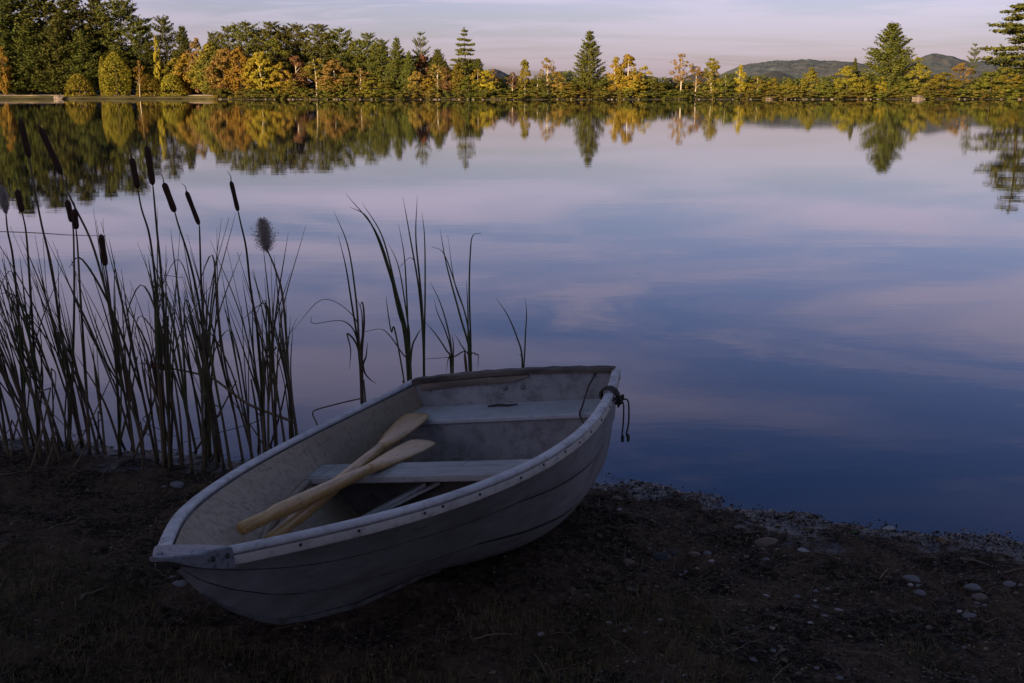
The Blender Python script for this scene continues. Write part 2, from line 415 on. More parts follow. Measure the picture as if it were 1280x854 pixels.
def pine_cloud(kind, seed):
    """white pine, height 1, radius about .25: whorls of plumed branches with dark gaps between them"""
    r = np.random.default_rng(seed); C = []; NN = []; limbs = []
    nwh = {'spire': 17, 'broad': 17, 'irregular': 13, 'tiered': 12, 'sparse': 10}[kind]
    z0 = {'spire': .05, 'broad': .05, 'irregular': .20, 'tiered': .22, 'sparse': .35}[kind]
    lop = r.uniform(0, 6.28)
    for i in range(nwh):
        t = min(max((i + r.uniform(-.3, .3)) / (nwh - .4), 0), .985); z = z0 + (1 - z0) * t * .97
        prof = {'spire': (1 - t) ** .95 * .98 + .05, 'broad': ((1 - t) ** .78 * 1.05 + .04) * (.82 + .18 * min(1, t * 5)),
                'irregular': max(.12, 1 - ((t - .36) / .70) ** 2) ** .62, 'tiered': ((1 - t) ** .62 + .07) * (.75 + .5 * r.random()), 'sparse': .55 * math.sin(t * math.pi) + .28}[kind]
        nb = {'spire': 8, 'broad': 9, 'irregular': 7, 'tiered': 6, 'sparse': 5}[kind]
        if t > .8: nb = max(4, nb - 2)
        a0 = r.uniform(0, 6.28)
        for k in range(nb):
            az = a0 + k * 6.283 / nb + r.uniform(-.4, .4)
            L = .25 * prof * r.uniform(.68, 1.16)
            if kind in ('irregular', 'tiered'): L *= 1 + .16 * math.cos(az - lop + 3 * t)
            if kind in ('irregular', 'tiered', 'sparse') and r.random() < .15: L *= .5
            up = {'spire': .38, 'broad': .45, 'irregular': .06, 'tiered': .0, 'sparse': .12}[kind] + r.uniform(-.14, .14) + {'tiered': 0, 'sparse': .22, 'irregular': .25}.get(kind, .45) * t
            if t < .2 and kind in ('spire', 'broad'): up -= .14
            m = max(2, int(round(L / .034)) + 1)
            s = np.linspace(.42 if kind != 'tiered' else .34, 1, m)
            x = L * s; dz = L * (up * s + (.22 * s * s if kind != 'tiered' else -.06 * s + .10 * s ** 3))
            pts = np.stack([x * math.cos(az), x * math.sin(az), z + dz], 1)
            limbs.append((np.array([0, 0, z]), pts[-1]))
            w = (.017 + .020 * prof) * (1.25 - .55 * s) * r.uniform(.8, 1.25)
            side = np.array([-math.sin(az), math.cos(az), 0]); fwd = np.array([math.cos(az), math.sin(az), up])
            for p, ww in zip(pts, w):
                nn = {'sparse': 11, 'tiered': 22}.get(kind, 15)
                off = r.normal(size=(nn, 1)) * ww * .95 * side + r.normal(size=(nn, 1)) * ww * .55 * fwd + r.normal(size=(nn, 1)) * ww * .22 * np.array([0, 0, 1])
                off[:, 2] += .25 * np.linalg.norm(off[:, :2], axis=1)
                C.append(p + off); NN.append(off * [1, 1, 1.6] + .4 * ww * fwd + np.array([0, 0, .35 * ww]))
    C = np.concatenate(C); top = r.normal(size=(30, 3)) * [.010, .010, .018] + [0, 0, .975]
    C = np.concatenate([C, top]); NN = np.concatenate(NN + [top - [0, 0, .95]])
    k = C[:, 2] < 1.02
    return C[k], limbs, NN[k]
def decid_cloud(seed, wx=.30, base=.14, n=46, leaves=62, shape='round'):
    r = np.random.default_rng(seed); C = []; NN = []
    for k in range(n):
        while True:
            p = r.uniform(-1, 1, 3)
            if .2 < (p ** 2).sum() < 1: break
        z = base + (1 - base) * (p[2] * .5 + .5) * .93
        t = (z - base) / (1 - base)
        prof = math.sin(min(1, .25 + t * .75) * math.pi) ** .7 if shape == 'round' else (1 - t) ** .6 * .9 + .12
        x, y = p[0] * wx * max(prof, .25), p[1] * wx * max(prof, .25)
        R = r.uniform(.035, .085) * (1.15 - .5 * t)
        q = r.normal(size=(leaves, 3)); q /= np.linalg.norm(q, axis=1)[:, None]; q *= (r.uniform(.35, 1, (leaves, 1)) ** .5) * R * [1.15, 1.15, .8]
        C.append(q + [x, y, z]); NN.append(q + np.array([x, y, 0]) * .12 + [0, 0, .15 * R])
    return np.concatenate(C), np.concatenate(NN)
def dome_cloud(seed, n=2600, kind='dome'):
    r = np.random.default_rng(seed); q = r.normal(size=(n, 3)); q[:, 2] = np.abs(q[:, 2]); q /= np.linalg.norm(q, axis=1)[:, None]
    if kind == 'dome':
        q = q * r.uniform(.86, 1.02, (n, 1)) * [.5, .5, 1] + r.normal(size=(n, 3)) * .012
        lo = q[:, 2] < .25; q[lo, 2] *= r.uniform(0, 1, lo.sum())
    else:                                        # clipped column
        z = r.uniform(0, 1, n); a = r.uniform(0, 6.28, n); R = .5 * np.clip(np.minimum(1.0, 2.4 * (1 - z)) ** .55, 0.05, 1) * (.8 + .2 * np.minimum(1, z * 4)) * r.uniform(.8, 1.03, n)
        q = np.stack([R * np.cos(a), R * np.sin(a), z], 1)
    return q
def cloud_mesh(name, C, leaf, hgt, wid, mat, flat=0., Nn=None):
    """foliage mesh of real size hgt x wid metres (cloud given at height 1, half width .25)"""
    S = np.array([wid / .5, wid / .5, hgt])
    V, Fq = rhombs(C * S, leaf, flat, None, Nn)
    me = bpy.data.meshes.new(name)
    o = mesh_np(name, V, Fq, mat)
    return o
PROTO = {}
def proto(key):
    """crown and trunk meshes of one kind, built once at 20 m (pines) or 12 m (broadleaf)"""
    if key in PROTO: return PROTO[key]
    kind, var = key
    seed = abs(hash_str(kind)) % 1000 + var * 37
    if kind in ('spire', 'broad', 'irregular', 'tiered', 'sparse'):
        C, limbs, NN = pine_cloud(kind, seed); Ht = 22.
        cr = cloud_mesh('crown', C, .27 if kind != 'sparse' else .26, Ht, Ht * .5, None, .2, NN)
        tk = trunk_mesh('trunk', Ht * .97, .30, BARK, seed=seed)
        mb = MB()
        n0 = len(tk.data.vertices)
        for a, b in limbs[::2]:
            A = a * [Ht, Ht, Ht]; B = b * [Ht, Ht, Ht]; mb.tube([A, (A + B) / 2, B], [.07, .05, .02], 4)
        lv = np.array(mb.V); allv = np.concatenate([np.array([v.co[:] for v in tk.data.vertices]), lv])
        allf = [tuple(p.vertices) for p in tk.data.polygons] + [tuple(i + n0 for i in f) for f in mb.F]
        bpy.data.objects.remove(tk); tk = mesh_np('trunk', allv, allf, BARK, smooth=True)
    elif kind in ('round', 'slim', 'open', 'bushy'):
        Ht = 12.
        a = {'round': dict(wx=.26, base=.06, n=74, leaves=76), 'slim': dict(wx=.23, base=.08, n=54, leaves=66, shape='cone'),
             'open': dict(wx=.24, base=.34, n=30, leaves=40), 'bushy': dict(wx=.27, base=.0, n=64, leaves=70)}[kind]
        C, NN = decid_cloud(seed, **a)
        cr = cloud_mesh('crown', C, .20, Ht, Ht * .5, None, 0., NN)
        tk = trunk_mesh('trunk', Ht * .9, .16, BARK, lean=.3 * (var - 1), seed=seed, limbs=6)
    elif kind == 'dome':
        Ht = 4.; cr = cloud_mesh('foliage', dome_cloud(seed) * [.5, .5, 1], .16, Ht, 5., None); tk = trunk_mesh('stem', 3., .12, BARK)
    elif kind == 'column':
        Ht = 10.; cr = cloud_mesh('foliage', dome_cloud(seed, 4200, 'column') * [.5, .5, 1], .18, Ht, 5., None); tk = trunk_mesh('stem', 8., .14, BARK)
    for o in (cr, tk): sc.collection.objects.unlink(o)
    PROTO[key] = (cr, tk, Ht, Ht * .5 if kind not in ('dome', 'column') else 5.)
    return PROTO[key]
def hash_str(s): return sum((i + 3) * ord(c) for i, c in enumerate(s))
tree_n = [0]
def far_tree(px, top, half, kind, mat, dy, label, cat='tree', name='tree', group=None, white=False, base=None):
    """a tree on the far shore: photo column, row of its top, half width in pixels, metres behind the waterline"""
    tree_n[0] += 1
    D = float(DS(px)) + dy
    b = at(px, 121, D); b[2] = .45 + .03 * dy if base is None else base
    t = at(px, top, D)
    cr, tk, Ht, Wd = proto((kind, tree_n[0] % 3))
    hgt = t[2] - b[2] - .3; wid = 2 * half * D / F * 1.02
    sx, sz = wid / Wd, hgt / Ht
    e = empty(name, b, label, cat, group)
    e.scale = (sx, sx, sz); e.rotation_euler = (0, 0, rng.uniform(0, 6.28))
    c = cr.copy(); sc.collection.objects.link(c); c.parent = e
    if not c.data.materials: c.data.materials.append(FOL['pine'])
    c.material_slots[0].link = 'OBJECT'; c.material_slots[0].material = FOL[mat]
    k = tk.copy(); sc.collection.objects.link(k); k.parent = e
    if white: k.material_slots[0].link = 'OBJECT'; k.material_slots[0].material = BIRCH
    return e

PG = 'dark pines of the wood on the far left shore'
for a in [(-90, -25, 45), (-45, -14, 44), (-14, -20, 46), (20, -32, 46), (58, -24, 46), (96, -16, 42), (128, -8, 34)]:
    far_tree(*a, 'irregular' if a[0] % 2 else 'broad', 'dark', 26 + a[0] % 5, 'very tall dark pine at the back of the far left wood', 'pine tree', 'pine_tree', 'tallest pines of the left wood')
for a in [(-60, 20, 34), (8, 18, 34), (42, 30, 34), (78, 22, 32), (108, 36, 28), (70, 60, 26), (20, 62, 30)]:
    far_tree(*a, 'broad', 'dark', 17, 'dark pine with spreading boughs in front of the tallest pines, far left', 'pine tree', 'pine_tree', 'front pines of the left wood')
T = far_tree
T(157, -3, 34, 'irregular', 'dark', 24, 'dark pine behind the clipped column cedar, left wood stepping down beyond it', 'pine tree', 'pine_tree')
T(181, 20, 20, 'irregular', 'dark', 22, 'last dark pine on the right end of the tall left wood, above the leaning birch', 'pine tree', 'pine_tree')
T(150, 50, 22, 'broad', 'dark', 18, 'low dark pine directly behind the clipped column cedar', 'pine tree', 'pine_tree')
T(190, 52, 20, 'broad', 'dark', 18, 'low dark pine behind the round clipped bushes', 'pine tree', 'pine_tree')
T(211, 19, 17, 'irregular', 'dark', 20, 'dark round-topped pine standing apart just right of the tall left wood', 'pine tree', 'pine_tree')
T(233, 31, 18, 'broad', 'dark', 18, 'shorter dark pine beside the rounded-top pine, behind orange foliage', 'pine tree', 'pine_tree')
T(200, 36, 6, 'slim', 'yellow', 14, 'narrow bright yellow poplar against the dark pines', 'tree', 'poplar_tree')
T(7, 52, 10, 'round', 'gold', 10, 'small yellow tree in front of the dark pines at the far left edge', 'tree', 'broadleaf_tree')
T(249, 42, 15, 'round', 'rust', 16, 'pinkish rust tree with its top against the sky beside the shorter dark pine', 'tree', 'broadleaf_tree')
T(266, 46, 20, 'round', 'lime', 14, 'broad yellow-green tree right of the pinkish rust tree', 'tree', 'broadleaf_tree')
for a in [(271, 38, 12), (290, 31, 18), (312, 25, 20), (328, 34, 18), (342, 26, 19), (358, 31, 18), (375, 28, 21), (402, 29, 22), (428, 33, 20), (446, 48, 16)]:
    far_tree(*a, 'irregular', 'pine', 20 + a[0] % 6, 'dark green pine in the row of pines rising behind the autumn trees', 'pine tree', 'pine_tree', 'pine row behind the autumn trees')
T(461, 40, 17, 'irregular', 'pine', 20, 'dark pine with a flat shaggy top at the right end of the pine row', 'pine tree', 'pine_tree')
T(478, 47, 14, 'irregular', 'pine', 18, 'smaller dark pine touching the pale green spruce', 'pine tree', 'pine_tree')
T(497, 45, 19, 'spire', 'spruce', 9, 'pale green pyramid spruce reaching down to the water among autumn trees', 'spruce tree', 'spruce_tree')
T(512, 62, 14, 'spire', 'spruce', 7, 'lower pale green spruce on the right flank of the pyramid spruce', 'spruce tree', 'spruce_tree')
T(527, 40, 13, 'sparse', 'pine', 16, 'thin spiky pine with separate boughs standing above a rust maple', 'pine tree', 'pine_tree')
T(529, 62, 11, 'round', 'rust', 12, 'small rust maple below the thin spiky pine', 'maple tree', 'maple_tree')
T(548, 60, 16, 'broad', 'pine', 14, 'low dark pine between the thin spiky pine and the tall layered pine', 'pine tree', 'pine_tree')
T(581, 33, 18, 'tiered', 'pine', 14, 'tall layered pine at the end of the left wood, bare tiers against the sky', 'pine tree', 'pine_tree')
T(598, 72, 12, 'broad', 'pine', 14, 'short dark pine on the right foot of the tall layered pine', 'pine tree', 'pine_tree')
front = [(222, 74, 14, 'round', 'lime', 8, 'yellow-green tree behind the rightmost round clipped bush'),
 (238, 66, 14, 'round', 'gold', 7, 'gold tree at the right end of the lawn'),
 (256, 72, 13, 'round', 'lime', 5, 'low yellow-green tree at the end of the lawn by the water'),
 (271, 58, 17, 'round', 'green', 8, 'green tree with yellow tints left of the big orange tree'),
 (283, 60, 17, 'round', 'orange', 5, 'big orange-pink tree over the water by the end of the lawn'),
 (302, 58, 14, 'round', 'gold', 6, 'gold tree right of the big orange-pink tree'),
 (311, 70, 10, 'slim', 'yellow', 4, 'slim yellow birch hanging over the water near the orange-pink tree'),
 (328, 64, 14, 'round', 'yellow', 5, 'bright yellow birch with a visible pale trunk'),
 (345, 47, 17, 'round', 'green', 10, 'round olive-green tree rising in front of the pine row'),
 (352, 80, 12, 'round', 'gold', 4, 'low gold tree under the round olive-green tree'),
 (369, 94, 10, 'bushy', 'lime', 3, 'low yellow-green bushy tree at the water left of the forked white birch'),
 (371, 70, 13, 'round', 'rust', 8, 'dull rust maple behind the forked white birch'),
 (396, 73, 14, 'open', 'lime', 4, 'birch with a thick forked white trunk under thin yellow-green leaves'),
 (419, 75, 17, 'round', 'orange', 6, 'salmon-orange maple right of the forked white birch'),
 (411, 92, 11, 'bushy', 'lime', 3, 'low yellow-green bushy tree in front of the salmon-orange maple'),
 (436, 90, 10, 'bushy', 'green', 3, 'small green bushy tree at the water right of the salmon-orange maple'),
 (452, 86, 11, 'open', 'orange', 4, 'thin orange birch with a leaning pale trunk'),
 (468, 93, 13, 'bushy', 'lime', 3, 'wide low yellow-green tree in front of the pale green spruce'),
 (484, 96, 10, 'bushy', 'green', 3, 'small green bush-like tree at the foot of the pyramid spruce'),
 (521, 91, 10, 'round', 'orange', 4, 'small orange tree at the water under the rust maple'),
 (535, 92, 9, 'slim', 'yellow', 4, 'small slim yellow tree under the low dark pine'),
 (547, 81, 10, 'open', 'orange', 5, 'orange birch with thin trunk left of the tall layered pine'),
 (559, 79, 8, 'slim', 'rust', 6, 'slim rust tree left of the tall layered pine'),
 (572, 72, 11, 'slim', 'lime', 5, 'slim yellow-green tree in front of the tall layered pine'),
 (586, 90, 10, 'bushy', 'green', 3, 'low green tree at the water under the tall layered pine'),
 (597, 82, 9, 'open', 'gold', 4, 'gold birch with a pale trunk at the end of the left wood'),
 (608, 84, 10, 'round', 'yellow', 4, 'yellow-gold tree, last of the left wood before the gap with the hill'),
 (616, 82, 6, 'open', 'orange', 5, 'thin orange tree beside the last yellow-gold tree'),
 (641, 86, 6, 'open', 'rust', 6, 'thin rusty half-bare tree by the gap, left of the slender gold-green birch'),
 (656, 66, 9, 'slim', 'lime', 5, 'slender gold-green birch standing alone left of the great conifer'),
 (684, 66, 9, 'open', 'orange', 5, 'pale orange birch with bare lower trunk left of the great conifer'),
 (672, 92, 9, 'bushy', 'green', 4, 'low green tree between the two slender birches'),
 (697, 86, 8, 'round', 'orange', 5, 'small orange tree touching the left of the great conifer'),
 (712, 100, 10, 'bushy', 'lime', 3, 'low yellow-green bush-like tree at the left foot of the great conifer'),
 (769, 64, 11, 'slim', 'gold', 6, 'gold birch leaning on the right side of the great conifer'),
 (784, 62, 12, 'round', 'gold', 5, 'tall gold birch with a slanting pale trunk right of the great conifer'),
 (803, 77, 10, 'open', 'yellow', 6, 'thin pale yellow birch right of the tall gold birch'),
 (792, 92, 11, 'bushy', 'yellow', 3, 'bright yellow low tree at the water under the tall gold birch'),
 (815, 92, 12, 'bushy', 'green', 4, 'low green tree right of the bright yellow low tree'),
 (832, 97, 9, 'spire', 'dark', 8, 'small dark fir in the low brush mid-shore'),
 (850, 61, 11, 'open', 'orange', 5, 'brown-orange birch with a long pale bare trunk, mid-shore'),
 (869, 78, 9, 'open', 'gold', 6, 'small gold tree right of the brown-orange birch'),
 (889, 66, 11, 'slim', 'lime', 6, 'tall olive birch with an uneven top, left end of the far hill'),
 (924, 75, 8, 'slim', 'yellow', 5, 'slim yellow birch in front of the foot of the far hill'),
 (906, 88, 9, 'bushy', 'green', 4, 'low green tree between the olive birch and the slim yellow birch'),
 (946, 92, 10, 'bushy', 'gold', 4, 'low gold tree before the hill, right of the slim yellow birch'),
 (965, 93, 8, 'slim', 'lime', 4, 'little pointed yellow-green tree before the hill'),
 (984, 96, 9, 'bushy', 'gold', 4, 'low gold tree between the little pointed tree and the pointed green-gold tree'),
 (1012, 79, 11, 'slim', 'lime', 5, 'pointed green-gold tree in the middle of the far hill'),
 (1032, 96, 10, 'bushy', 'green', 4, 'low green tree right of the pointed green-gold tree'),
 (1058, 78, 14, 'round', 'lime', 5, 'rounded gold-green tree at the left of the big round pine'),
 (1078, 92, 9, 'bushy', 'gold', 3, 'low gold tree under the left side of the big round pine'),
 (1100, 92, 8, 'slim', 'yellow', 3, 'small yellow sapling in front of the big round pine'),
 (1143, 66, 13, 'bushy', 'lime', 5, 'gold-green tree leaning on the right side of the big round pine'),
 (1126, 96, 10, 'bushy', 'green', 3, 'low green tree under the right side of the big round pine'),
 (1177, 83, 14, 'bushy', 'lime', 4, 'wide gold-green tree midway between the big round pine and the tiered pine'),
 (1199, 74, 12, 'open', 'orange', 6, 'thin orange-brown tree beside the spindly pine'),
 (1160, 98, 10, 'bushy', 'brush', 3, 'low brownish tree left of the wide gold-green tree'),
 (1236, 82, 16, 'bushy', 'green', 6, 'dark green spreading tree at the foot of the tiered pine'),
 (1256, 80, 13, 'bushy', 'lime', 4, 'gold-green tree under the boughs of the tiered pine'),
 (1283, 84, 15, 'bushy', 'green', 4, 'green tree cut by the right edge of the picture under the tiered pine')]
for px, top, half, kind, mat, dy, lab in front:
    if px > 900 and kind == 'bushy' and mat in ('gold', 'yellow'): mat = 'lime'
    nm = 'birch_tree' if 'birch' in lab else 'maple_tree' if 'maple' in lab else 'fir_tree' if ' fir' in lab else 'broadleaf_tree'
    if px < 262: dy += 7
    if px < 560 and kind in ('round', 'open'): top -= 6
    far_tree(px, top, half * 1.3, kind, mat, dy, lab, 'tree', nm, white=('birch' in lab))
T(736, 37, 25, 'spire', 'pine', 8, 'great conifer standing alone in the middle of the far shore', 'pine tree', 'pine_tree')
T(1066, 71, 9, 'spire', 'dark', 14, 'dark pointed fir peeping out left of the big round pine', 'fir tree', 'fir_tree')
T(1109, 27, 34, 'broad', 'pine', 8, 'big round-shouldered pine alone on the right of the far shore', 'pine tree', 'pine_tree')
T(1213, 54, 9, 'sparse', 'dark', 8, 'spindly dark pine with few tufts near the right edge', 'pine tree', 'pine_tree')
T(1276, -26, 50, 'tiered', 'pine', 9, 'tall tiered pine with long level boughs cut by the right edge', 'pine tree', 'pine_tree')
T(1330, 20, 40, 'broad', 'pine', 12, 'pine just beyond the tiered pine, outside the right edge', 'pine tree', 'pine_tree')
T(1228, 88, 14, 'spire', 'dark', 14, 'dark low fir behind the spindly pine', 'fir tree', 'fir_tree')
# clipped garden shrubs and the leaning birch on the lawn
for px, top, half, k, lab in ((100, 92, 17, 'dome', 'wide clipped dome bush left of the column cedar'), (187, 92, 15, 'dome', 'clipped dome bush just right of the leaning birch'),
                              (216, 91, 15, 'dome', 'rightmost clipped dome bush on the lawn'), (147, 64, 17, 'column', 'tall clipped column cedar on the lawn'),
                              (131, 69, 5, 'column', 'narrow clipped cedar pressed against the left side of the column cedar')):
    far_tree(px, top, half, k, 'cedar', 7, lab, 'bush', 'clipped_bush' if k == 'dome' else 'clipped_cedar', base=1.1)
e = T(175, 70, 7, 'open', 'gold', 3, 'slim leaning white birch with gold leaves by the lawn edge', 'tree', 'birch_tree', white=True)
e.rotation_euler = (0, math.radians(3), 0)

# brush along the whole far waterline: each bush its own object
bp = []
for k in range(4):
    C, NN = decid_cloud(500 + k, wx=.27, base=0., n=20, leaves=50)
    o = cloud_mesh('shrub', C, .18, 4., 5., FOL['brush'], 0., NN); sc.collection.objects.unlink(o); bp.append(o)
BL = {'brush': ('brownish shrub in the brush along the far waterline', 'brown shrubs on the far shore'), 'green': ('dull green shrub in the brush along the far waterline', 'green shrubs on the far shore'),
      'lime': ('yellow-green shrub in the brush along the far waterline', 'yellow-green shrubs on the far shore'), 'dark': ('dark shrub in the brush along the far waterline', 'dark shrubs on the far shore')}
for i, px in enumerate(np.concatenate([np.arange(268, 1330, 7.5), np.arange(596, 1330, 8.5)])):
    row2 = i >= len(np.arange(268, 1330, 7.5))
    px = px + rng.uniform(-3, 3); D = float(DS(px)) + (rng.uniform(-.2, 2.2) if not row2 else rng.uniform(9, 13))
    mat = rng.choice(['brush', 'green', 'lime', 'dark'], p=[.38, .30, .07, .25])
    o = bp[i % 4].copy(); sc.collection.objects.link(o)
    b = at(px, 121, D); o.location = (b[0], D, .1)
    hgt = rng.uniform(2.2, 4.4) if not row2 else rng.uniform(4, 6.5)
    o.scale = (rng.uniform(.9, 1.5),) * 2 + (hgt / 4.,); o.rotation_euler = (0, 0, rng.uniform(0, 6.28))
    o.material_slots[0].link = 'OBJECT'; o.material_slots[0].material = FOL[mat]
    tag(o, BL[mat][0], 'shrub', BL[mat][1])
# far-off woods that read as one mass: behind the far shore, and on the bank behind the camera
def wood(name, xs, ys, zb, tops, n, leaf, mat):
    C = []
    t = rng.uniform(0, 1, n); x = np.interp(t, np.linspace(0, 1, len(xs)), xs); y = np.interp(t, np.linspace(0, 1, len(ys)), ys)
    top = np.interp(t, np.linspace(0, 1, len(tops)), tops) * (.75 + .5 * vnoise(x / 5., y * 0 + 3, 8) * (1 + .4 * (vnoise(x / 1.7, y * 0, 4) - .5)))
    z = zb + top * rng.uniform(0, 1, n) ** .8
    C = np.stack([x + rng.normal(size=n) * .5, y + rng.normal(size=n) * 2.0, z], 1)
    V, Fq = rhombs(C, leaf); return tag(mesh_np(name, V, Fq, mat), kind='stuff')
a, b = at(560, 121, 372), at(1420, 121, 380)
wood('forest', [a[0], b[0]], [372, 380], .5, [6.2, 6.8, 7.5, 6.8, 6.2, 6.0, 6.0, 6.5, 7.2, 8, 9], 16000, .5, FOL['dark'])
a, b = at(-160, 121, 392), at(600, 121, 370)
wood('forest', [a[0], b[0]], [392, 372], .8, [22, 26, 24, 16, 14, 16, 15, 13, 10], 26000, .7, FOL['dark'])

# rocks at the far waterline
rp = []
def ico_rock(seed, sub=2, amp=.35, sq=(1, .8, .6)):
    import bmesh
    bm = bmesh.new(); bmesh.ops.create_icosphere(bm, subdivisions=sub, radius=1)
    V = np.array([v.co[:] for v in bm.verts]); Fc = [tuple(v.index for v in f.verts) for f in bm.faces]; bm.free()
    d = 1 + amp * (fbm(V[:, 0] * 1.3 + seed * 3.1, V[:, 1] * 1.3 + V[:, 2] * 1.7, 3, seed) * 2)
    return V * d[:, None] * np.array(sq), Fc
for k in range(4):
    V, Fc = ico_rock(k + 1, 2, .5); o = mesh_np('boulder', V, Fc, ROCK, smooth=False); sc.collection.objects.unlink(o); rp.append(o)
for i, px in enumerate(np.sort(np.concatenate([rng.uniform(262, 640, 62), rng.uniform(640, 1290, 60)]))):
    D = float(DS(px)) + rng.uniform(-.6, .8); o = rp[i % 4].copy(); sc.collection.objects.link(o)
    b = at(px, 121, D); s = rng.uniform(.14, .42); o.location = (b[0], D, .12); o.scale = (s * 1.3, s, s * 1.1); o.rotation_euler = (0, 0, rng.uniform(0, 6.28))
    tag(o, 'pale boulder in the line of rocks along the far waterline', 'rock', 'rocks along the far waterline')
for px, s, lab in ((73, 1.1, 'white boulder by the water on the lawn shore'), (1147, 1.3, 'biggest pale boulder at the far waterline under the big round pine'), (962, .95, 'pale boulder at the far waterline before the far hill')):
    D = float(DS(px)) + .4; o = rp[1].copy(); sc.collection.objects.link(o); b = at(px, 121, D); o.location = (b[0], D, .45); o.scale = (s * 1.5, s, s); tag(o, lab, 'rock')

# ------------------------------------------------------------------ the wood on the bank behind the camera (unseen, placed and sized to shade the beach)
def bank_wood():
    n = 60000; x = rng.uniform(-150, 110, n); y = rng.uniform(-62, -34, n)
    zb = 1.2 + .05 * np.clip(-4 - y, 0, 60)
    top = 7.5 + 3.5 * vnoise(x / 4, y / 4, 3)
    C = np.stack([x, y, zb + top * rng.uniform(0, 1, n)], 1)
    V, Fq = rhombs(C, 1.0); return tag(mesh_np('shade_woods', V, Fq, FOL['dark']), kind='stuff')
bank_wood()

# ------------------------------------------------------------------ the boat
BL_ = 2.45
BM = Matrix(((-0.3428, 0.9291, -0.1383, .0694), (0, 0, 0, 4.782), (0, 0, 0, .1377), (0, 0, 0, 1)))
yaw, pit, rol = -1.9205, .0088, .1482
BM = Matrix.Translation((.0694, 4.782, .1377)) @ Matrix.Rotation(yaw, 4, 'Z') @ Matrix.Rotation(pit, 4, 'Y') @ Matrix.Rotation(rol, 4, 'X')
def herm(s, ks, v):
    s = np.asarray(s, float); ks = np.array(ks); v = np.array(v); m = np.gradient(v, ks)
    i = np.clip(np.searchsorted(ks, s, side='right') - 1, 0, len(ks) - 2); h = ks[i + 1] - ks[i]; t = (s - ks[i]) / h
    return (2 * t ** 3 - 3 * t * t + 1) * v[i] + (t ** 3 - 2 * t * t + t) * h * m[i] + (-2 * t ** 3 + 3 * t * t) * v[i + 1] + (t ** 3 - t * t) * h * m[i + 1]
def bb(s): return herm(s, [0, .2, .4, .6, .8, .92, 1.0], [.5152, .597, .6259, .5614, .377, .1881, .045])
def bz(s): return .499 - .1008 * np.asarray(s) + .256 * np.asarray(s) ** 2
def bk(s): return np.interp(np.asarray(s) * BL_, [0, .25, .5, .75, 1.0, 1.2, 1.435, 1.657, 1.928, 2.07, 2.184, 2.306, 2.394, 2.45], [-.117, -.110, -.095, -.06, -.005, .05, .105, .157, .247, .305, .372, .463, .548, .628])
def bn(s): return np.interp(s, [0, .25, .5, .7, .85, 1], [4.5, 3.5, 1.55, 1.02, .95, .92])
def yin(x, z, th=.024):
    s = x / BL_; zn = np.clip((z - bk(s)) / (bz(s) - bk(s)), 0.001, 1); return max(bb(s) * zn ** (1 / bn(s)) - th, .004)
# materials of the boat
def paint(name, a, stain, rough=.5, dirt=.5, scale=9, streak=(1, 1, 1), bumpd=.0015, lo=.45, hi=.7, spec=.4):
    M = Mat(name, a, rough, spec)
    n1 = M.noise(scale, 7, .68, streak); n2 = M.noise(scale * 9, 4, .6); n3 = M.noise(2.2, 4, .6)
    c = M.mix(M.ramp(n1, lo, hi, 0, dirt), a, stain)
    c = M.mix(M.ramp(n2, .60, .75, 0, dirt * .9), c, tuple(q * .45 for q in stain))
    c = M.mix(M.ramp(n3, .35, .65, 0, .5), c, tuple(q * .6 for q in a))
    n5 = M.noise(30, 3, .7, (.12, 1, 1)); c = M.mix(M.ramp(n5, .62, .70, 0, dirt * .7), c, tuple(q * .55 for q in stain))   # scrapes along the length
    M.col(c); M.rough(M.ramp(n1, .3, .7, rough - .1, rough + .2)); M.bump(n2, .5, bumpd)
    return M.m
HULLP = paint('hull_paint', (.30, .292, .28), (.12, .105, .09), .55, .75, 6, (.6, 1, 1.4), .003, .40, .72)
LINER = paint('liner_fibreglass', (.37, .29, .205), (.11, .08, .055), .75, .55, 42, (1, 1, .8), .004, .44, .70)
GREYP = paint('interior_paint', (.30, .30, .30), (.10, .095, .09), .6, .75, 12, (1, 1, 1), .003, .42, .7)
SEATP = paint('seat_paint', (.46, .47, .48), (.22, .21, .2), .5, .4, 14)
THWP = paint('thwart_wood_paint', (.40, .38, .36), (.17, .15, .13), .65, .7, 18, (2, .3, 1), .003)
RAILP = paint('rail_paint', (.54, .525, .52), (.20, .175, .155), .6, .75, 18, (1, 1, 1))
STRIPP = paint('strip_paint', (.60, .55, .48), (.22, .18, .15), .6, .6, 22)
DARKW = paint('weathered_wood', (.13, .10, .08), (.035, .028, .025), .85, .9, 14, (1, .2, 1), .004, .4, .6)
CAPM = Mat('cap_metal', (.34, .34, .35), .45, .5, .3); CAPM.col(CAPM.mix(CAPM.ramp(CAPM.noise(80, 4), .5, .68), (.20, .20, .215), (.08, .08, .088))); CAPM.bump(CAPM.noise(120, 3), .3, .001); CAPM = CAPM.m
IRON = simple('dark_iron', (.035, .032, .03), (.02, .018, .017), 60, .6, .3, .001)
ROPEM = simple('rope_fibre', (.09, .078, .065), (.035, .03, .027), 160, .9, .8, .003)
def oarwood():
    M = Mat('oar_wood', (.5, .33, .14), .38, .5)
    n = M.noise(7, 5, .6, (1, 12, 12)); n2 = M.noise(20, 4, .6)
    c = M.mix(M.ramp(n, .35, .65), (.56, .335, .125), (.41, .225, .075)); c = M.mix(M.ramp(n2, .58, .72, 0, .5), c, (.16, .09, .05)); M.col(c); M.bump(n, .2, .001); return M.m
OARW = oarwood()

boat = empty('rowing_boat', (0, 0, 0), 'weathered grey rowing boat drawn up on the muddy shore with two oars inside', 'rowing boat')
boat.matrix_world = BM
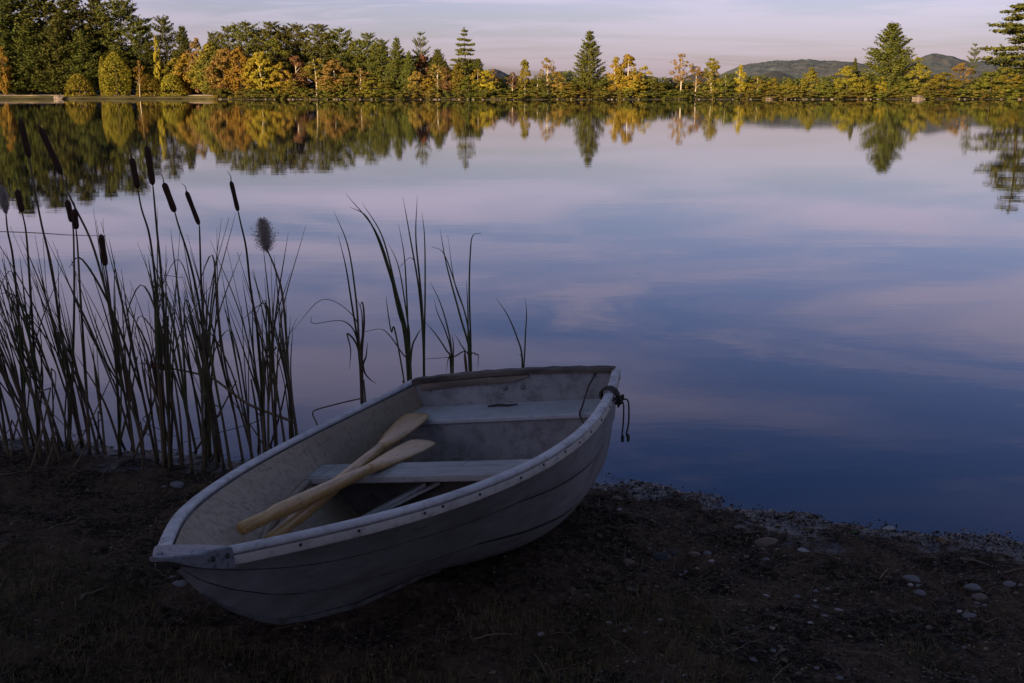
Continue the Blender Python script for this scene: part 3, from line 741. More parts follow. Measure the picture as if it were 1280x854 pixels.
# hull: three lapped planks a side, each plank's lower edge standing proud of the one below
ST = np.concatenate([np.linspace(0, .8, 41), np.linspace(.8, 1, 22)[1:]])
ZL = [0, .30, .64, 1.0]
def section(s, side, prouds=True):
    b, z1, z0, n = float(bb(s)), float(bz(s)), float(bk(s)), float(bn(s)); P = []
    us = [2 / math.pi * math.asin(min(1, q ** (1 / n))) for q in ZL]
    for k in range(3):
        g0 = .905 if k else .905 + .055 * max(0, 1 - s * 1.6)      # the bottom plank is wide at the stern: keep its joint as narrow
        for t in (0, .06, .2, .35, .5, .65, .8, g0, 1 - (1 - g0) * .61, 1 - (1 - g0) * .26, 1):
            uu = us[k] + (us[k + 1] - us[k]) * t
            y = b * math.sin(uu * math.pi / 2); zn = (y / b) ** n; z = z0 + (z1 - z0) * zn
            e = 1e-3; y2 = b * math.sin(min(uu + e, 1) * math.pi / 2); z2 = z0 + (z1 - z0) * (y2 / b) ** n
            y3 = b * math.sin(max(uu - e, 0) * math.pi / 2); z3 = z0 + (z1 - z0) * (y3 / b) ** n
            ny, nz = (z2 - z3), -(y2 - y3); L = math.hypot(ny, nz) + 1e-9
            pr = ((.006 * (1 - t) if k > 0 else 0) - (.010 * min(1, (t - g0) / ((1 - g0) * .37)) if (k < 2 and t > g0) else 0)) * min(1, (1 - s) * 8 + .15)
            P.append((s * BL_, side * (y + ny / L * pr), z + nz / L * pr))
    return P
mb = MB()
for side in (1, -1):
    R = [section(s, side) for s in ST]
    if side < 0: R = [r[::-1] for r in R]
    mb.rings(R, closed=False, cap=False)
hull = mb.build('hull', HULLP, boat, smooth=True)
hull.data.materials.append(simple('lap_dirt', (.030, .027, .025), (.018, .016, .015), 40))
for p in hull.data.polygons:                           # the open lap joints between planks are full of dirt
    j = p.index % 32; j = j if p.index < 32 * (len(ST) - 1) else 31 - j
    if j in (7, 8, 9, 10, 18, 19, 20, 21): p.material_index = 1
em = hull.modifiers.new('edges', 'EDGE_SPLIT'); em.split_angle = math.radians(38)
# keel strip along the bottom and up the stem
R = []
for s in np.linspace(0.02, .972, 60):
    x = s * BL_; z = float(bk(s)); dz = float(bk(min(s + .01, 1)) - bk(s - .01)); L = math.hypot(.02 * BL_, dz); nx_, nz_ = dz / L, -.02 * BL_ / L
    e_ = min(1, (.975 - s) / .10); w_ = .005 + .011 * e_; kd = .004 + .012 * e_
    R.append([(x, -w_, z), (x + nx_ * kd, -w_ * .6, z + nz_ * kd), (x + nx_ * kd, w_ * .6, z + nz_ * kd), (x, w_, z)])
mb = MB().rings(R); mb.build('keel', simple('keel_darkened', (.13, .125, .125), (.06, .055, .05), 14), boat, smooth=False)  # same paint as the hull, coloured darker to keep it from looking bright
# inner liner
mb = MB()
for side in (1, -1):
    R = []
    for s in np.linspace(.012, .975, 50):
        x = s * BL_; z0, z1 = float(bk(s)) + .03, float(bz(s)) - .004; row = []
        for t in np.linspace(0, 1, 22) ** .9:
            z = z0 + (z1 - z0) * t; row.append((x, side * (yin(x, z) if t > 0 else 0), z))
        R.append(row if side < 0 else row[::-1])
    mb.rings(R, closed=False, cap=False)
liner = mb.build('inner_liner', LINER, boat, smooth=True)
# gunwale rail and rub strip, swept from one quarter round the bow to the other
def gpath(n=60, s1=.985):
    s = np.concatenate([np.linspace(0, .8, n), np.linspace(.8, s1, 20)[1:]])
    P = np.stack([s * BL_, bb(s), bz(s)], 1); Q = P[::-1] * [1, -1, 1]
    k = 9; a = np.linspace(1, -1, k + 2)[1:-1]; ye = P[-1][1]; xe = P[-1][0]
    B = np.stack([xe + .028 * np.sqrt(np.maximum(0, 1 - a * a)), ye * a, np.full(k, P[-1][2] + .002)], 1)
    return np.concatenate([P, B, Q])
def sweep(prof, name, mat, parent, n=60):
    G = gpath(n); T = np.gradient(G, axis=0); T[:, 2] *= 1; T /= np.linalg.norm(T, axis=1)[:, None]
    N = np.stack([T[:, 1], -T[:, 0], 0 * T[:, 0]], 1); N /= np.linalg.norm(N, axis=1)[:, None]
    N *= -1
    up = np.cross(N, T); up *= np.sign(up[:, 2:3]); 
    R = [[p + n_ * a + u_ * b for a, b in prof] for p, n_, u_ in zip(G, N, up)]
    return MB().rings(R).build(name, mat, parent, smooth=True)
th = np.linspace(0, 2 * np.pi, 13)[:-1]
rail_prof = [(-.002 + .0195 * np.sign(np.cos(t)) * abs(np.cos(t)) ** .7, .007 + .0105 * np.sign(np.sin(t)) * abs(np.sin(t)) ** .7) for t in th]
r_ = sweep(rail_prof, 'gunwale_rail', RAILP, boat)
sgn = 1
mb = MB()
for side in (1, -1):                                     # the strip ends against the bow cap on each side
    ss = np.linspace(0, .968, 60); P = np.stack([ss * BL_, bb(ss), bz(ss)], 1); T = np.gradient(P, axis=0); T /= np.linalg.norm(T, axis=1)[:, None]
    N = np.stack([-T[:, 1], T[:, 0], 0 * T[:, 0]], 1); N /= np.linalg.norm(N, axis=1)[:, None]
    R = [[(p + n_ * a_ + np.array([0, 0, b_])) * [1, side, 1] for a_, b_ in ((.001, -.031), (.010, -.031), (.0125, -.027), (.0125, -.007), (.009, -.0045), (.001, -.0045))] for p, n_ in zip(P, N)]
    mb.rings([r[::side] for r in R])
strip = mb.build('rub_strip', STRIPP, boat, smooth=True)
es = strip.modifiers.new('e', 'EDGE_SPLIT'); es.split_angle = math.radians(35)
# screws along the near strip
G = gpath(); 
near = G[:79]; acc = np.concatenate([[0], np.cumsum(np.linalg.norm(np.diff(near, axis=0), axis=1))])
for q in np.arange(.10, acc[-1] - .15, .155):
    q += rng.uniform(-.05, .05)
    p = np.array([np.interp(q, acc, near[:, k]) for k in range(3)]); p2 = np.array([np.interp(q + .01, acc, near[:, k]) for k in range(3)]); t = p2 - p; t /= np.linalg.norm(t)
    nn = np.array([-t[1], t[0], 0]); nn /= np.linalg.norm(nn); nn *= np.sign(nn[1])
    c = p + nn * .0122 + [0, 0, -.012 + rng.uniform(-.004, .002)]
    MB().tube([c, c + nn * .002, c + nn * .0035], [.0048, .0048, .003], 10).build('screw', IRON, strip)
# transom
def transom_loop(x, inset, n=13, crown=.018):
    pts = []
    z0, z1, b, nn = float(bk(0)), float(bz(0)), float(bb(0)), float(bn(0))
    us = np.linspace(-1, 1, 41)
    for u_ in us: pts.append((x, (b - inset) * math.sin(u_ * math.pi / 2), z0 + inset + (z1 - z0 - inset) * abs(math.sin(u_ * math.pi / 2)) ** nn))
    for y in np.linspace(1, -1, n)[1:-1]: pts.append((x, (b - inset) * y, z1 + crown * (1 - y * y)))
    return pts
mb = MB().rings([transom_loop(-.004, .003), transom_loop(.026, .003)])
transom = mb.build('transom', GREYP, boat)
y_ = np.linspace(-1, 1, 25); top = np.stack([np.zeros(25), y_ * .505, .499 + .018 * (1 - y_ ** 2)], 1)
R = [[(-.018, p[1], p[2] + .004), (-.018, p[1], p[2] + .017), (-.010, p[1], p[2] + .022 + .002 * math.sin(i * 2.3)), (.034, p[1], p[2] + .022 + .002 * math.sin(i * 1.7)), (.042, p[1], p[2] + .016), (.042, p[1], p[2] + .002)] for i, p in enumerate(top)]
c_ = MB().rings(R).build('transom_cap', DARKW, transom)
R = []
for y in np.linspace(-.46, .10, 12):
    z = .499 + .018 * (1 - (y / .505) ** 2); hh = .030 * (1 if y < .0 else max(.2, 1 - y * 8))
    R.append([(.0265, y, z - .004), (.042, y, z - .004), (.042, y, z - hh - .004), (.0265, y, z - hh - .004)])
MB().rings(R).build('backing_strip', simple('old_wood', (.21, .17, .13), (.10, .08, .065), 12, stretch=(1, .2, 1)), boat)
for y in (-.03, .06):
    MB().tube([(.026, y, .455), (.034, y, .455), (.040, y, .455)], [.012, .012, .006], 10).build('bolt', CAPM, transom, smooth=False)
# stern seat: top with a bulkhead front
SZ = .383; SF = .262
def slab(x0, x1, ztop, thick, name, mat, wob=0):
    mb = MB(); R = []
    for x in np.linspace(x0, x1, 8):
        ya = yin(x, ztop) - .001
        R.append([(x, -ya, ztop), (x, ya, ztop), (x, yin(x, ztop - thick) - .001, ztop - thick), (x, -yin(x, ztop - thick) + .001, ztop - thick)])
    o = mb.rings(R).build(name, mat, boat); return bevel(o, .005)
slab(.028, SF + .012, SZ, .022, 'stern_seat', SEATP)
mb = MB(); R = []
zs = np.linspace(float(bk(SF / BL_)) + .03, SZ - .024, 16)
for z in zs:
    ya = yin(SF, z) - .001; R.append([(SF - .015, -ya, z), (SF - .015, ya, z), (SF, ya, z), (SF, -ya, z)])
mb.rings(R).build('seat_front', GREYP, boat)
# middle thwart with its knees
slab(.865, 1.035, .380, .028, 'thwart', THWP)
mb = MB(); R = []
for z in np.linspace(float(bk(.88 / BL_)) + .035, .350, 14):
    ya = yin(.88, z) - .002; R.append([(.872, -ya, z), (.872, ya, z), (.886, ya, z), (.886, -ya, z)])
mb.rings(R).build('thwart_bulkhead', paint('bulkhead_dark', (.12, .105, .09), (.05, .042, .036), .8, .8, 10), boat)  # bulkhead coloured darker than the other interior panels
# stringer along each side at seat height
for side in (1, -1):
    R = []
    for x in np.linspace(1.05, 2.15, 26):
        zc_ = .372 + .05 * max(0, (x - 1.05)) ; ya = yin(x, zc_)
        R.append([(x, side * (ya + .004), zc_ + .012), (x, side * (ya - .014), zc_ + .004), (x, side * (ya - .014), zc_ - .008), (x, side * (yin(x, zc_ - .02) + .002), zc_ - .02)])
    MB().rings(R).build('stringer', LINER, boat, smooth=True)
# bow cap: metal casting with a mooring eye
def capz(x): return float(bz(x / BL_)) + .028
prof = []
xs = np.linspace(2.375, 2.440, 8)
L_ = [(x, float(bb(x / BL_)) + .024) for x in xs]
nose = [(2.452, .061), (2.468, .046), (2.488, .034), (2.508, .024), (2.521, .014), (2.526, 0)]
half_ = L_ + nose
loop = [(x, y) for x, y in half_] + [(x, -y) for x, y in half_[::-1][1:]]
inner = [(2.215 + .10 * (1 - abs(t) ** 2), .20 * -t) for t in np.linspace(-1, 1, 9)]
def zcap(x): return .684 + .02 * 0 if x > 2.45 else capz(min(x, 2.45))
outline = loop
topz = lambda x: float(bz(min(x / BL_, .985))) + .022 - max(0, x - 2.44) * -.30
# plate as strips between the outer edge and the centre line, with a skirt
mb = MB(); R = []
for (x, y) in half_:
    zt = topz(x); sk = max(.010, .056 - max(0, x - 2.40) * .46)
    xi = x
    R.append([(x, y, zt - sk), (x, y, zt - .003), (x, y * .93, zt + .001), (x, y * .5, zt + .004), (x, 0, zt + .005), (x, -y * .5, zt + .004), (x, -y * .93, zt + .001), (x, -y, zt - .003), (x, -y, zt - sk)])
mb.rings(R, closed=True, cap=True)
cap = mb.build('bow_cap', CAPM, boat, smooth=False)
es = cap.modifiers.new('e', 'EDGE_SPLIT'); es.split_angle = math.radians(40)
# the mooring eye
th = np.linspace(0, 2 * np.pi, 17)
mb = MB(); mb.tube(np.stack([2.500 + .017 * np.cos(th), .013 * np.sin(th), np.full(17, topz(2.5) + .003)], 1), .0035, 8, cap=False)
mb.build('mooring_eye', CAPM, cap, smooth=True)
for x in (2.388, 2.418):
    y = float(bb(x / BL_)) + .0245
    MB().tube([(x, y, topz(x) - .022), (x, y + .0025, topz(x) - .022), (x, y + .004, topz(x) - .022)], [.008, .008, .004], 10).build('cap_screw', IRON, cap)

# ---- things lying in the boat (built in the boat's frame)
def in_boat(name, base, label, cat, group=None):
    e = empty(name, (0, 0, 0), label, cat, group); e.matrix_world = BM @ Matrix.Translation(base); return e
def oar(hand, tip, roll, label, blen=.46, bw=.062):
    hand, tip = np.array(hand), np.array(tip); ax = tip - hand; L = np.linalg.norm(ax); ax /= L
    e = in_boat('oar', tuple(hand), label, 'oar', 'pair of wooden oars in the boat')
    upv = np.array([0, 0, 1.]); sd_ = np.cross(ax, upv); sd_ /= np.linalg.norm(sd_); upv = np.cross(sd_, ax)
    c, s = math.cos(roll), math.sin(roll); sd_, upv = c * sd_ + s * upv, -s * sd_ + c * upv
    def ring(t, w, h, dz=0.):
        a = np.arange(14) * 2 * np.pi / 14; ca, sa = np.cos(a), np.sin(a)
        return [ax * t + sd_ * w * np.sign(p) * abs(p) ** .85 + upv * (h * np.sign(q) * abs(q) ** .85 + dz) for p, q in zip(ca, sa)]
    b0 = L - blen
    R = [ring(0, .019, .019), ring(.004, .0215, .0215), ring(.16, .0205, .0205), ring(.2, .0265, .0265), ring(.5 * b0, .0255, .0255), ring(b0 * .85, .022, .022), ring(b0, .0185, .0202)]
    MB().rings(R).build('loom', OARW, e, smooth=True)
    R = []
    for t in np.linspace(0, 1, 26):
        w = .0185 + (bw - .0185) * (1 - (1 - min(1, t * 1.3)) ** 1.7) * (1 - .08 * t)
        if t > .93: w *= math.sqrt(max(0.02, 1 - ((t - .93) / .072) ** 2)) * .45 + .55
        h = .0150 * (1 - t) ** 1.6 + .0052
        R.append(ring(b0 + .0005 + blen * t, w, h, .010 * (t ** 2)))
    MB().rings(R).build('blade', OARW, e, smooth=True)
    return e
oar((1.855, -.242, .500), (.545, -.225, .358), math.radians(-9), 'wooden oar lying on top of the other one, its blade tipped on edge', .50, .070)
oar((1.72, -.247, .401), (.245, -.392, .398), math.radians(-6), 'lower wooden oar with its blade lying flat, tip on the stern seat', .48, .070)
for k, (A, B) in enumerate((((1.050, -.310, .206), (.902, -.066, .300)), ((1.018, -.262, .212), (.904, .000, .306)))):
    A, B = np.array(A), np.array(B)
    e = in_boat('wooden_batten', tuple(A), ('pale batten leaning under the thwart, the one nearer the oars' if k == 0 else 'pale batten leaning under the thwart, the one farther from the oars'), 'batten', 'battens under the thwart')
    d = (B - A); sdv = np.cross(d / np.linalg.norm(d), [0, 0, 1.]); 
    R = [[A * 0 + d * t + sdv * .014 + [0, 0, .006], d * t - sdv * .014 + [0, 0, .006], d * t - sdv * .014 - [0, 0, .006], d * t + sdv * .014 - [0, 0, .006]] for t in (0, .5, 1)]
    bevel(MB().rings(R).build('slat', SEATP, e), .002)
# dark twig on the stern seat
e = in_boat('twig', (.10, -.10, SZ + .006), 'short dark twig lying on the stern seat', 'twig')
MB().tube([(0, 0, 0), (-.004, .05, .004), (.003, .10, .001), (0, .15, .004)], [.004, .006, .005, .003], 6).build('stick', IRON, e, smooth=True)
# rope round the near gunwale by the stern
def rope():
    s0 = .155; x0 = s0 * BL_; y0 = float(bb(s0)); z0 = float(bz(s0))
    e = in_boat('rope', (x0, y0, z0), 'dark rope knotted round the near gunwale by the stern, two ends hanging', 'rope')
    mb = MB()
    for k in range(4):
        a = np.linspace(0, 2 * np.pi, 19); mb.tube(np.stack([(k - 1.5) * .010 + .006 * np.cos(a * .5), -.005 + .036 * np.cos(a), .002 + .030 * np.sin(a)], 1), .0055, 6, cap=False)
    mb.build('wrap', ROPEM, e, smooth=True)
    mb = MB()
    for k in range(7):
        p = rng.normal(size=(7, 3)) * [.011, .008, .014] + [.0, .036, -.020]; mb.tube(crv(p, 22), .0042, 6)
    mb.build('knot', ROPEM, e, smooth=True)
    dn = np.array((BM.to_3x3().inverted() @ Vector((0, 0, -1)))[:])
    for dx, L, sw in ((.022, .145, .004), (-.020, .165, .012)):
        p0 = np.array([dx * .5, .042, -.025]); pts = [p0, p0 + [dx * .6, .012 + sw, -.012], p0 + [dx, .014 + sw, -.02] + dn * L * .5, p0 + [dx * .9, .012 + sw * .6, -.015] + dn * L * .86, p0 + [dx * 1.1, .014 + sw, -.015] + dn * L]
        mb = MB().tube(crv(pts, 20), .0036, 6); q = pts[-1]
        mb.tube([q - dn * .02, q - dn * .008, q + dn * .012], [.0042, .0075, .0055], 8)
        mb.build('hanging_end', ROPEM, e, smooth=True)
rope()
e = in_boat('cord', (.03, .42, .50), 'thin dark cord running from the transom corner down to the near side of the boat', 'cord')
pts = np.array([(.03, .42, .50), (.10, .40, .455), (.20, .395, .40), (.30, .41, .385), (.42, .47, .36), (.55, .52, .36)])
MB().tube(crv(pts, 30) - pts[0], .0042, 6).build('line', ROPEM, e, smooth=True)

# ------------------------------------------------------------------ cattails and reeds
def plantmat(name, a, b, rough=.6):
    M = Mat(name, a, rough, .3); n = M.noise(14, 4, .6, (1, 1, .25)); oi = M.n('ShaderNodeObjectInfo')
    c = M.mix(M.ramp(n, .35, .65), a, b); hs = M.n('ShaderNodeHueSaturation'); M.l(c, hs.inputs['Color']); M.l(M.ramp(oi.outputs['Random'], 0, 1, .65, 1.3), hs.inputs['Value']); M.col(hs.outputs[0]); return M.m
GREENL = plantmat('reed_green', (.055, .072, .022), (.090, .092, .030))
DRYL = plantmat('reed_dry', (.16, .11, .06), (.085, .058, .034))
STALK = plantmat('reed_stalk', (.13, .092, .048), (.07, .056, .030))
HEADM = simple('cattail_velvet', (.060, .028, .014), (.035, .017, .010), 120, .95, .6, .002)
FLUFF = simple('cattail_fluff', (.62, .55, .48), (.42, .36, .31), 90, .95, .6, .003)
_t = FLUFF.node_tree; _tr = _t.nodes.new('ShaderNodeBsdfTranslucent'); _tr.inputs[0].default_value = (.6, .52, .44, 1)
_ms = _t.nodes.new('ShaderNodeMixShader'); _ms.inputs[0].default_value = .5
_t.links.new(_t.nodes['Principled BSDF'].outputs[0], _ms.inputs[1]); _t.links.new(_tr.outputs[0], _ms.inputs[2]); _t.links.new(_ms.outputs[0], _t.nodes['Material Output'].inputs[0])
def gz(x, y): return float(ground_z(np.array([x]), np.array([y]))[0])
def pix_curve(pts, Y, dY=0.):
    n = len(pts); return np.array([at(p[0], p[1], Y + dY * i / max(1, n - 1)) for i, p in enumerate(pts)])
def blade_w(n, w): t = np.linspace(0, 1, n); return w * np.minimum(1, .55 + t * 3) * (1 - t ** 2.6) + .0006
def side_vec(): a = rng.uniform(-.7, .7); return np.array([math.cos(a), math.sin(a), 0])
def add_leaf(e, base, P, w, mat, n=18):
    P = crv(P, n); MB().blade(P, blade_w(n, w), side_vec(), rng.uniform(.15, .35)).build('leaf', mat, e, smooth=True, off=base)
def base_on_shore(px, py):
    p = on_plane(px, py, 0.02); z = max(gz(p[0], p[1]), -.12); return np.array([p[0], p[1], min(z, .25) - .015])
def cattail(base_px, head, stalk, label, fluffy=False, leaves=3, r=.0150, spike=True):
    """head = (top px, bottom px); stalk = pixels from just under the head to the foot"""
    b = base_on_shore(*base_px); Y = b[1]
    e = empty('cattail', b, label, 'cattail', 'cattails on the shore')
    S = pix_curve([head[1]] + stalk, Y); S = np.vstack([S, b])
    dj = np.linspace(rng.uniform(-.05, .05), 0, len(S)); S[:, 1] += dj * (1 if True else 0)
    C = crv(S, 26); MB().tube(C, np.linspace(.0034, .0085, 26), 7).build('stalk', STALK, e, smooth=True, off=b)
    h0, h1 = at(*head[0], Y), at(*head[1], Y); h0[1] += dj[0] * 1.05; h1[1] += dj[0]
    t = np.linspace(0, 1, 16); P = h1 + (h0 - h1) * t[:, None]
    R = r * (1 - np.abs(2 * t - 1) ** 7) ** .5 * (1 + .05 * np.sin(t * 9)) + .0008
    if not fluffy: MB().tube(P, R, 12).build('seed_head', HEADM, e, smooth=True, off=b)
    else:
        c = []; n = 14000
        tt = rng.uniform(0, 1, n); q = rng.normal(size=(n, 3)); q /= np.linalg.norm(q, axis=1)[:, None]
        c = h1 + (h0 - h1) * tt[:, None] + q * (fluffy * np.sin(np.clip(tt, .06, .94) * np.pi) ** .6 * (rng.uniform(.1, 1.0, n) + .10 * np.abs(rng.normal(size=n)) * (rng.random(n) < .3)) * (.8 + .35 * np.sin(7 * np.arctan2(q[:, 2], q[:, 0]))))[:, None]
        V, Fq = rhombs(c, .0030, 0., None); mesh_np('seed_fluff', V - b, Fq, FLUFF, e)
    if spike:
        d = (h0 - h1) / np.linalg.norm(h0 - h1); L = rng.uniform(.04, .075)
        MB().tube(crv([h0 - d * .004, h0 + d * L * .5 + [.004, 0, 0], h0 + d * L + [rng.uniform(-.014, .006), 0, 0]], 8), np.linspace(.0032, .001, 8), 5).build('spike', STALK, e, smooth=True, off=b)
    for k in range(leaves):
        hh = C[0][2] * rng.uniform(.55, .92); ln = rng.uniform(-.28, .14)
        p1 = np.array([np.interp(-.25 * hh, -C[:, 2], C[:, 0]), Y, .25 * hh])
        P = [b + [rng.uniform(-.015, .015), 0, 0], p1 + [ln * .12, rng.uniform(-.02, .02), 0], p1 + [ln * .35 + (C[10][0] - p1[0]) * .6, rng.uniform(-.05, .05), .35 * hh], p1 + [ln * .9 + (C[4][0] - p1[0]) * .8, rng.uniform(-.1, .1), .74 * hh]]
        add_leaf(e, b, P, rng.uniform(.004, .007), GREENL if rng.random() < .42 else DRYL)
    return e
cattail((103, 556), ((21, 150), (33, 199)), [(36, 215), (50, 283), (64, 340), (78, 432)], 'tall cattail with its head highest of all, leaning left near the left edge')
cattail((180, 566), ((51, 158), (79, 219)), [(86, 240), (94, 258), (116, 305), (137, 380), (153, 441)], 'long slanting cattail with a big thick head, right beside the highest one')
cattail((48, 562), ((25, 236), (31, 265)), [(35, 290), (38, 340), (44, 450)], 'cattail with a short thin head below the highest one')
cattail((33, 556), ((0, 234), (5, 266)), [(8, 290), (16, 330), (26, 440)], 'cattail gone to grey fluff, cut by the left edge', fluffy=.026)
cattail((86, 562), ((82, 250), (89, 279)), [(91, 300), (92, 380), (90, 470)], 'cattail with a short dark head, left one of the low close pair')
cattail((112, 566), ((97, 260), (99, 286)), [(100, 310), (103, 380), (108, 470)], 'cattail with a short dark head, right one of the low close pair')
cattail((150, 568), ((124, 293), (130, 334)), [(133, 350), (139, 400), (146, 480)], 'cattail with a pale ragged top to its head, beside the long slanting one', spike=False)
e = cattail((207, 578), ((163, 197), (171, 237)), [(176, 262), (187, 300), (196, 380), (202, 470)], 'cattail with a medium head leaning left against the tallest upright one')
cattail((214, 582), ((181, 182), (189, 233)), [(191, 250), (195, 290), (202, 360), (208, 470)], 'cattail with a thick upright head, tallest in the middle of the bed', leaves=4)
cattail((274, 574), ((208, 227), (222, 265)), [(226, 282), (238, 322), (250, 380), (262, 470)], 'cattail with a short stout head right of the tallest upright one', leaves=3)
cattail((262, 568), ((230, 239), (247, 283)), [(248, 300), (250, 350), (254, 420), (258, 490)], 'cattail with a thin slanting head, second from the right of the brown heads', leaves=3, r=.0115)
cattail((331, 546), ((291, 225), (300, 264)), [(303, 280), (309, 310), (314, 360), (324, 430)], 'cattail with a thin dark head at the right end of the bed', leaves=3, r=.0115)
e = cattail((364, 548), ((328, 276), (333, 311)), [(338, 322), (345, 340), (353, 370), (359, 440)], 'cattail burst into a round grey puff at the right end of the bed', fluffy=.070, leaves=3, spike=False)
# fallen cattail lying across the bed
b = base_on_shore(368, 552); e = empty('cattail', b, 'fallen dry cattail lying slantwise across the foot of the bed', 'cattail', 'cattails on the shore')
P = pix_curve([(216, 461), (245, 467), (269, 475), (310, 505), (345, 535)], b[1] - .30); P[-1][1] = b[1] - .12; b = P[-1] + (P[-1] - P[-2]) * .35; e.location = Vector(b)
P = np.vstack([P, b]); MB().tube(crv(P, 26), np.linspace(.0045, .009, 26), 7).build('stalk', simple('straw_stalk', (.30, .20, .11), (.18, .12, .065), 14, stretch=(1, 1, .3)), e, smooth=True, off=b)
h0, h1 = P[0] + [-.118, 0, .022], P[0]; t = np.linspace(0, 1, 14)
MB().tube(h1 + (h0 - h1) * t[:, None], .017 * (1 - np.abs(2 * t - 1) ** 7) ** .5 + .001, 12).build('seed_head', simple('cattail_faded', (.12, .055, .03), (.08, .04, .022), 120, .95, .6, .002), e, smooth=True, off=b)
MB().tube(crv([h0, h0 + [-.04, 0, .008], h0 + [-.07, 0, .004]], 8), np.linspace(.003, .001, 8), 5).build('spike', DRYL, e, smooth=True, off=b)

# the bed of leafy reeds without heads
def reed(px, py, hpx, lean, dry, group, label, big=1.):
    b = base_on_shore(px, py); Y = b[1]; hgt = hpx / F * (Y * 1.0)
    e = empty('reed', b, label, 'reed', group)
    lx = lean * hgt; ly = rng.uniform(-.06, .06) * hgt
    top = b + [lx, ly, hgt]
    shb = rng.uniform(.30, .55)                            # leaf sheath: thick lower stem
    ctrl = [b, b + np.array([lx * .22, ly * .2, hgt * .3]), b + np.array([lx * .5, ly * .5, hgt * .6]), top]
    C = crv(ctrl, 22); k = int(22 * shb)
    MB().tube(C[:k + 1], np.linspace(.0082 * big, .0045 * big, k + 1), 7).build('stem', STALK if dry < .7 else DRYL, e, smooth=True, off=b)
    nl = rng.integers(3, 6)
    for i in range(nl):
        sp = rng.normal() * .065 * hgt; hk = rng.uniform(.75, 1.05)
        q = C[max(1, int(k * rng.uniform(.5, 1)))]
        tipp = b + [lx * hk + sp, ly + rng.normal() * .08, hgt * hk]
        mid = (q + tipp) / 2 + [-sp * .25, 0, .02]
        P = [q, mid, tipp]
        if rng.random() < .14:                             # broken or arching leaf
            P = [q, mid, tipp * [1, 1, .9] + [0, 0, 0], tipp + [rng.choice([-1, 1]) * rng.uniform(.05, .16), 0, -rng.uniform(.08, .35) * hgt]]
        add_leaf(e, b, P, rng.uniform(.0028, .0052) * big, DRYL if rng.random() < dry else GREENL, 16)
    return e
RL = 'leafy reed without a seed head standing in the cattail bed'
spots = [(r_x, rng.uniform(545, 578) + (r_x / 380) * 10 * rng.uniform(0, 1)) for r_x in rng.uniform(-70, 380, 46)]
for px, py in spots:
    lean = np.interp(px, [-70, 60, 180, 250, 330, 380], [-.16, -.20, -.16, -.06, -.10, -.14]) + rng.normal() * .09
    reed(px, py, rng.uniform(190, 335) if px < 380 else 200, lean, .68, 'reeds of the bed', RL)
for px, py, hp, ln in ((205, 585, 330, .02), (212, 588, 300, .10), (228, 585, 290, -.10), (240, 590, 310, -.02), (255, 588, 280, .05), (197, 580, 320, -.18), (290, 594, 270, -.12), (345, 560, 230, -.02), (372, 548, 190, -.12), (358, 562, 250, -.12), (330, 570, 220, .05), (10, 568, 330, -.04), (35, 572, 280, .05), (62, 575, 260, -.12)):
    reed(px, py, hp, ln, .3, 'reeds of the bed', RL, 1.15)
# cut and broken dead stems low in the bed
for i in range(32):
    px = rng.uniform(-60, 385); b = base_on_shore(px, rng.uniform(545, 592)); L = rng.uniform(.12, .55); ln = rng.normal() * .35
    o = MB(); top = np.array([ln * L, rng.normal() * .1 * L, L]); o.tube(crv([[0, 0, 0], top * .5 + [.01, 0, 0], top], 10), np.linspace(.008, .004, 10) * rng.uniform(.6, 1.2), 6)
    if rng.random() < .5: o.tube(crv([top, top + [rng.normal() * .1, 0, -.05], top + [rng.normal() * .2, 0, -.05 - L * .5]], 8), np.linspace(.004, .0015, 8), 5)
    o = o.build('dead_stem', DRYL if rng.random() < .5 else STALK, None, True); o.location = b
    tag(o, 'broken dead stem standing low among the reeds', 'stem', 'broken stems in the bed')
# long blade lying level across the stems on the left
o = MB().blade(crv(pix_curve([(-20, 289), (40, 291), (90, 294), (133, 295)], 5.3), 14), blade_w(14, .005), np.array([0, 1., 0.3])).build('fallen_reed', DRYL)
tag(o, 'broken reed blade lying level across the stalks on the left', 'leaf')

# green clumps beyond the boat
def clump(base_px, Y, leaves, label, dead=0, greens=GREENL):
    b = at(*base_px, Y); b[2] = min(b[2], -.04)
    b = at(base_px[0], base_px[1], Y); b[2] = -.05
    e = empty('cattail_clump', b, label, 'cattail clump', 'leafy clumps in the water behind the boat')
    for pts, w, dry in leaves:
        P = np.vstack([[b + [rng.uniform(-.015, .015), rng.uniform(-.02, .02), 0]], pix_curve(pts, Y, rng.uniform(-.12, .12))])
        add_leaf(e, b, P, w, DRYL if dry else greens, 26)
    for k in range(dead):
        hh = rng.uniform(.12, .36)
        MB().tube(crv([b, b + [rng.normal() * .02, 0, hh * .5], b + [rng.normal() * .05, rng.normal() * .03, hh]], 10), np.linspace(.011, .004, 10), 6).build('old_sheath', DRYL, e, smooth=True, off=b)
    return e
Zm = lambda x, y: (340 + x / 2.847, 220 + y / 2.847)
def ZL_(*p): return [Zm(*q) for q in p]
W1 = .0062
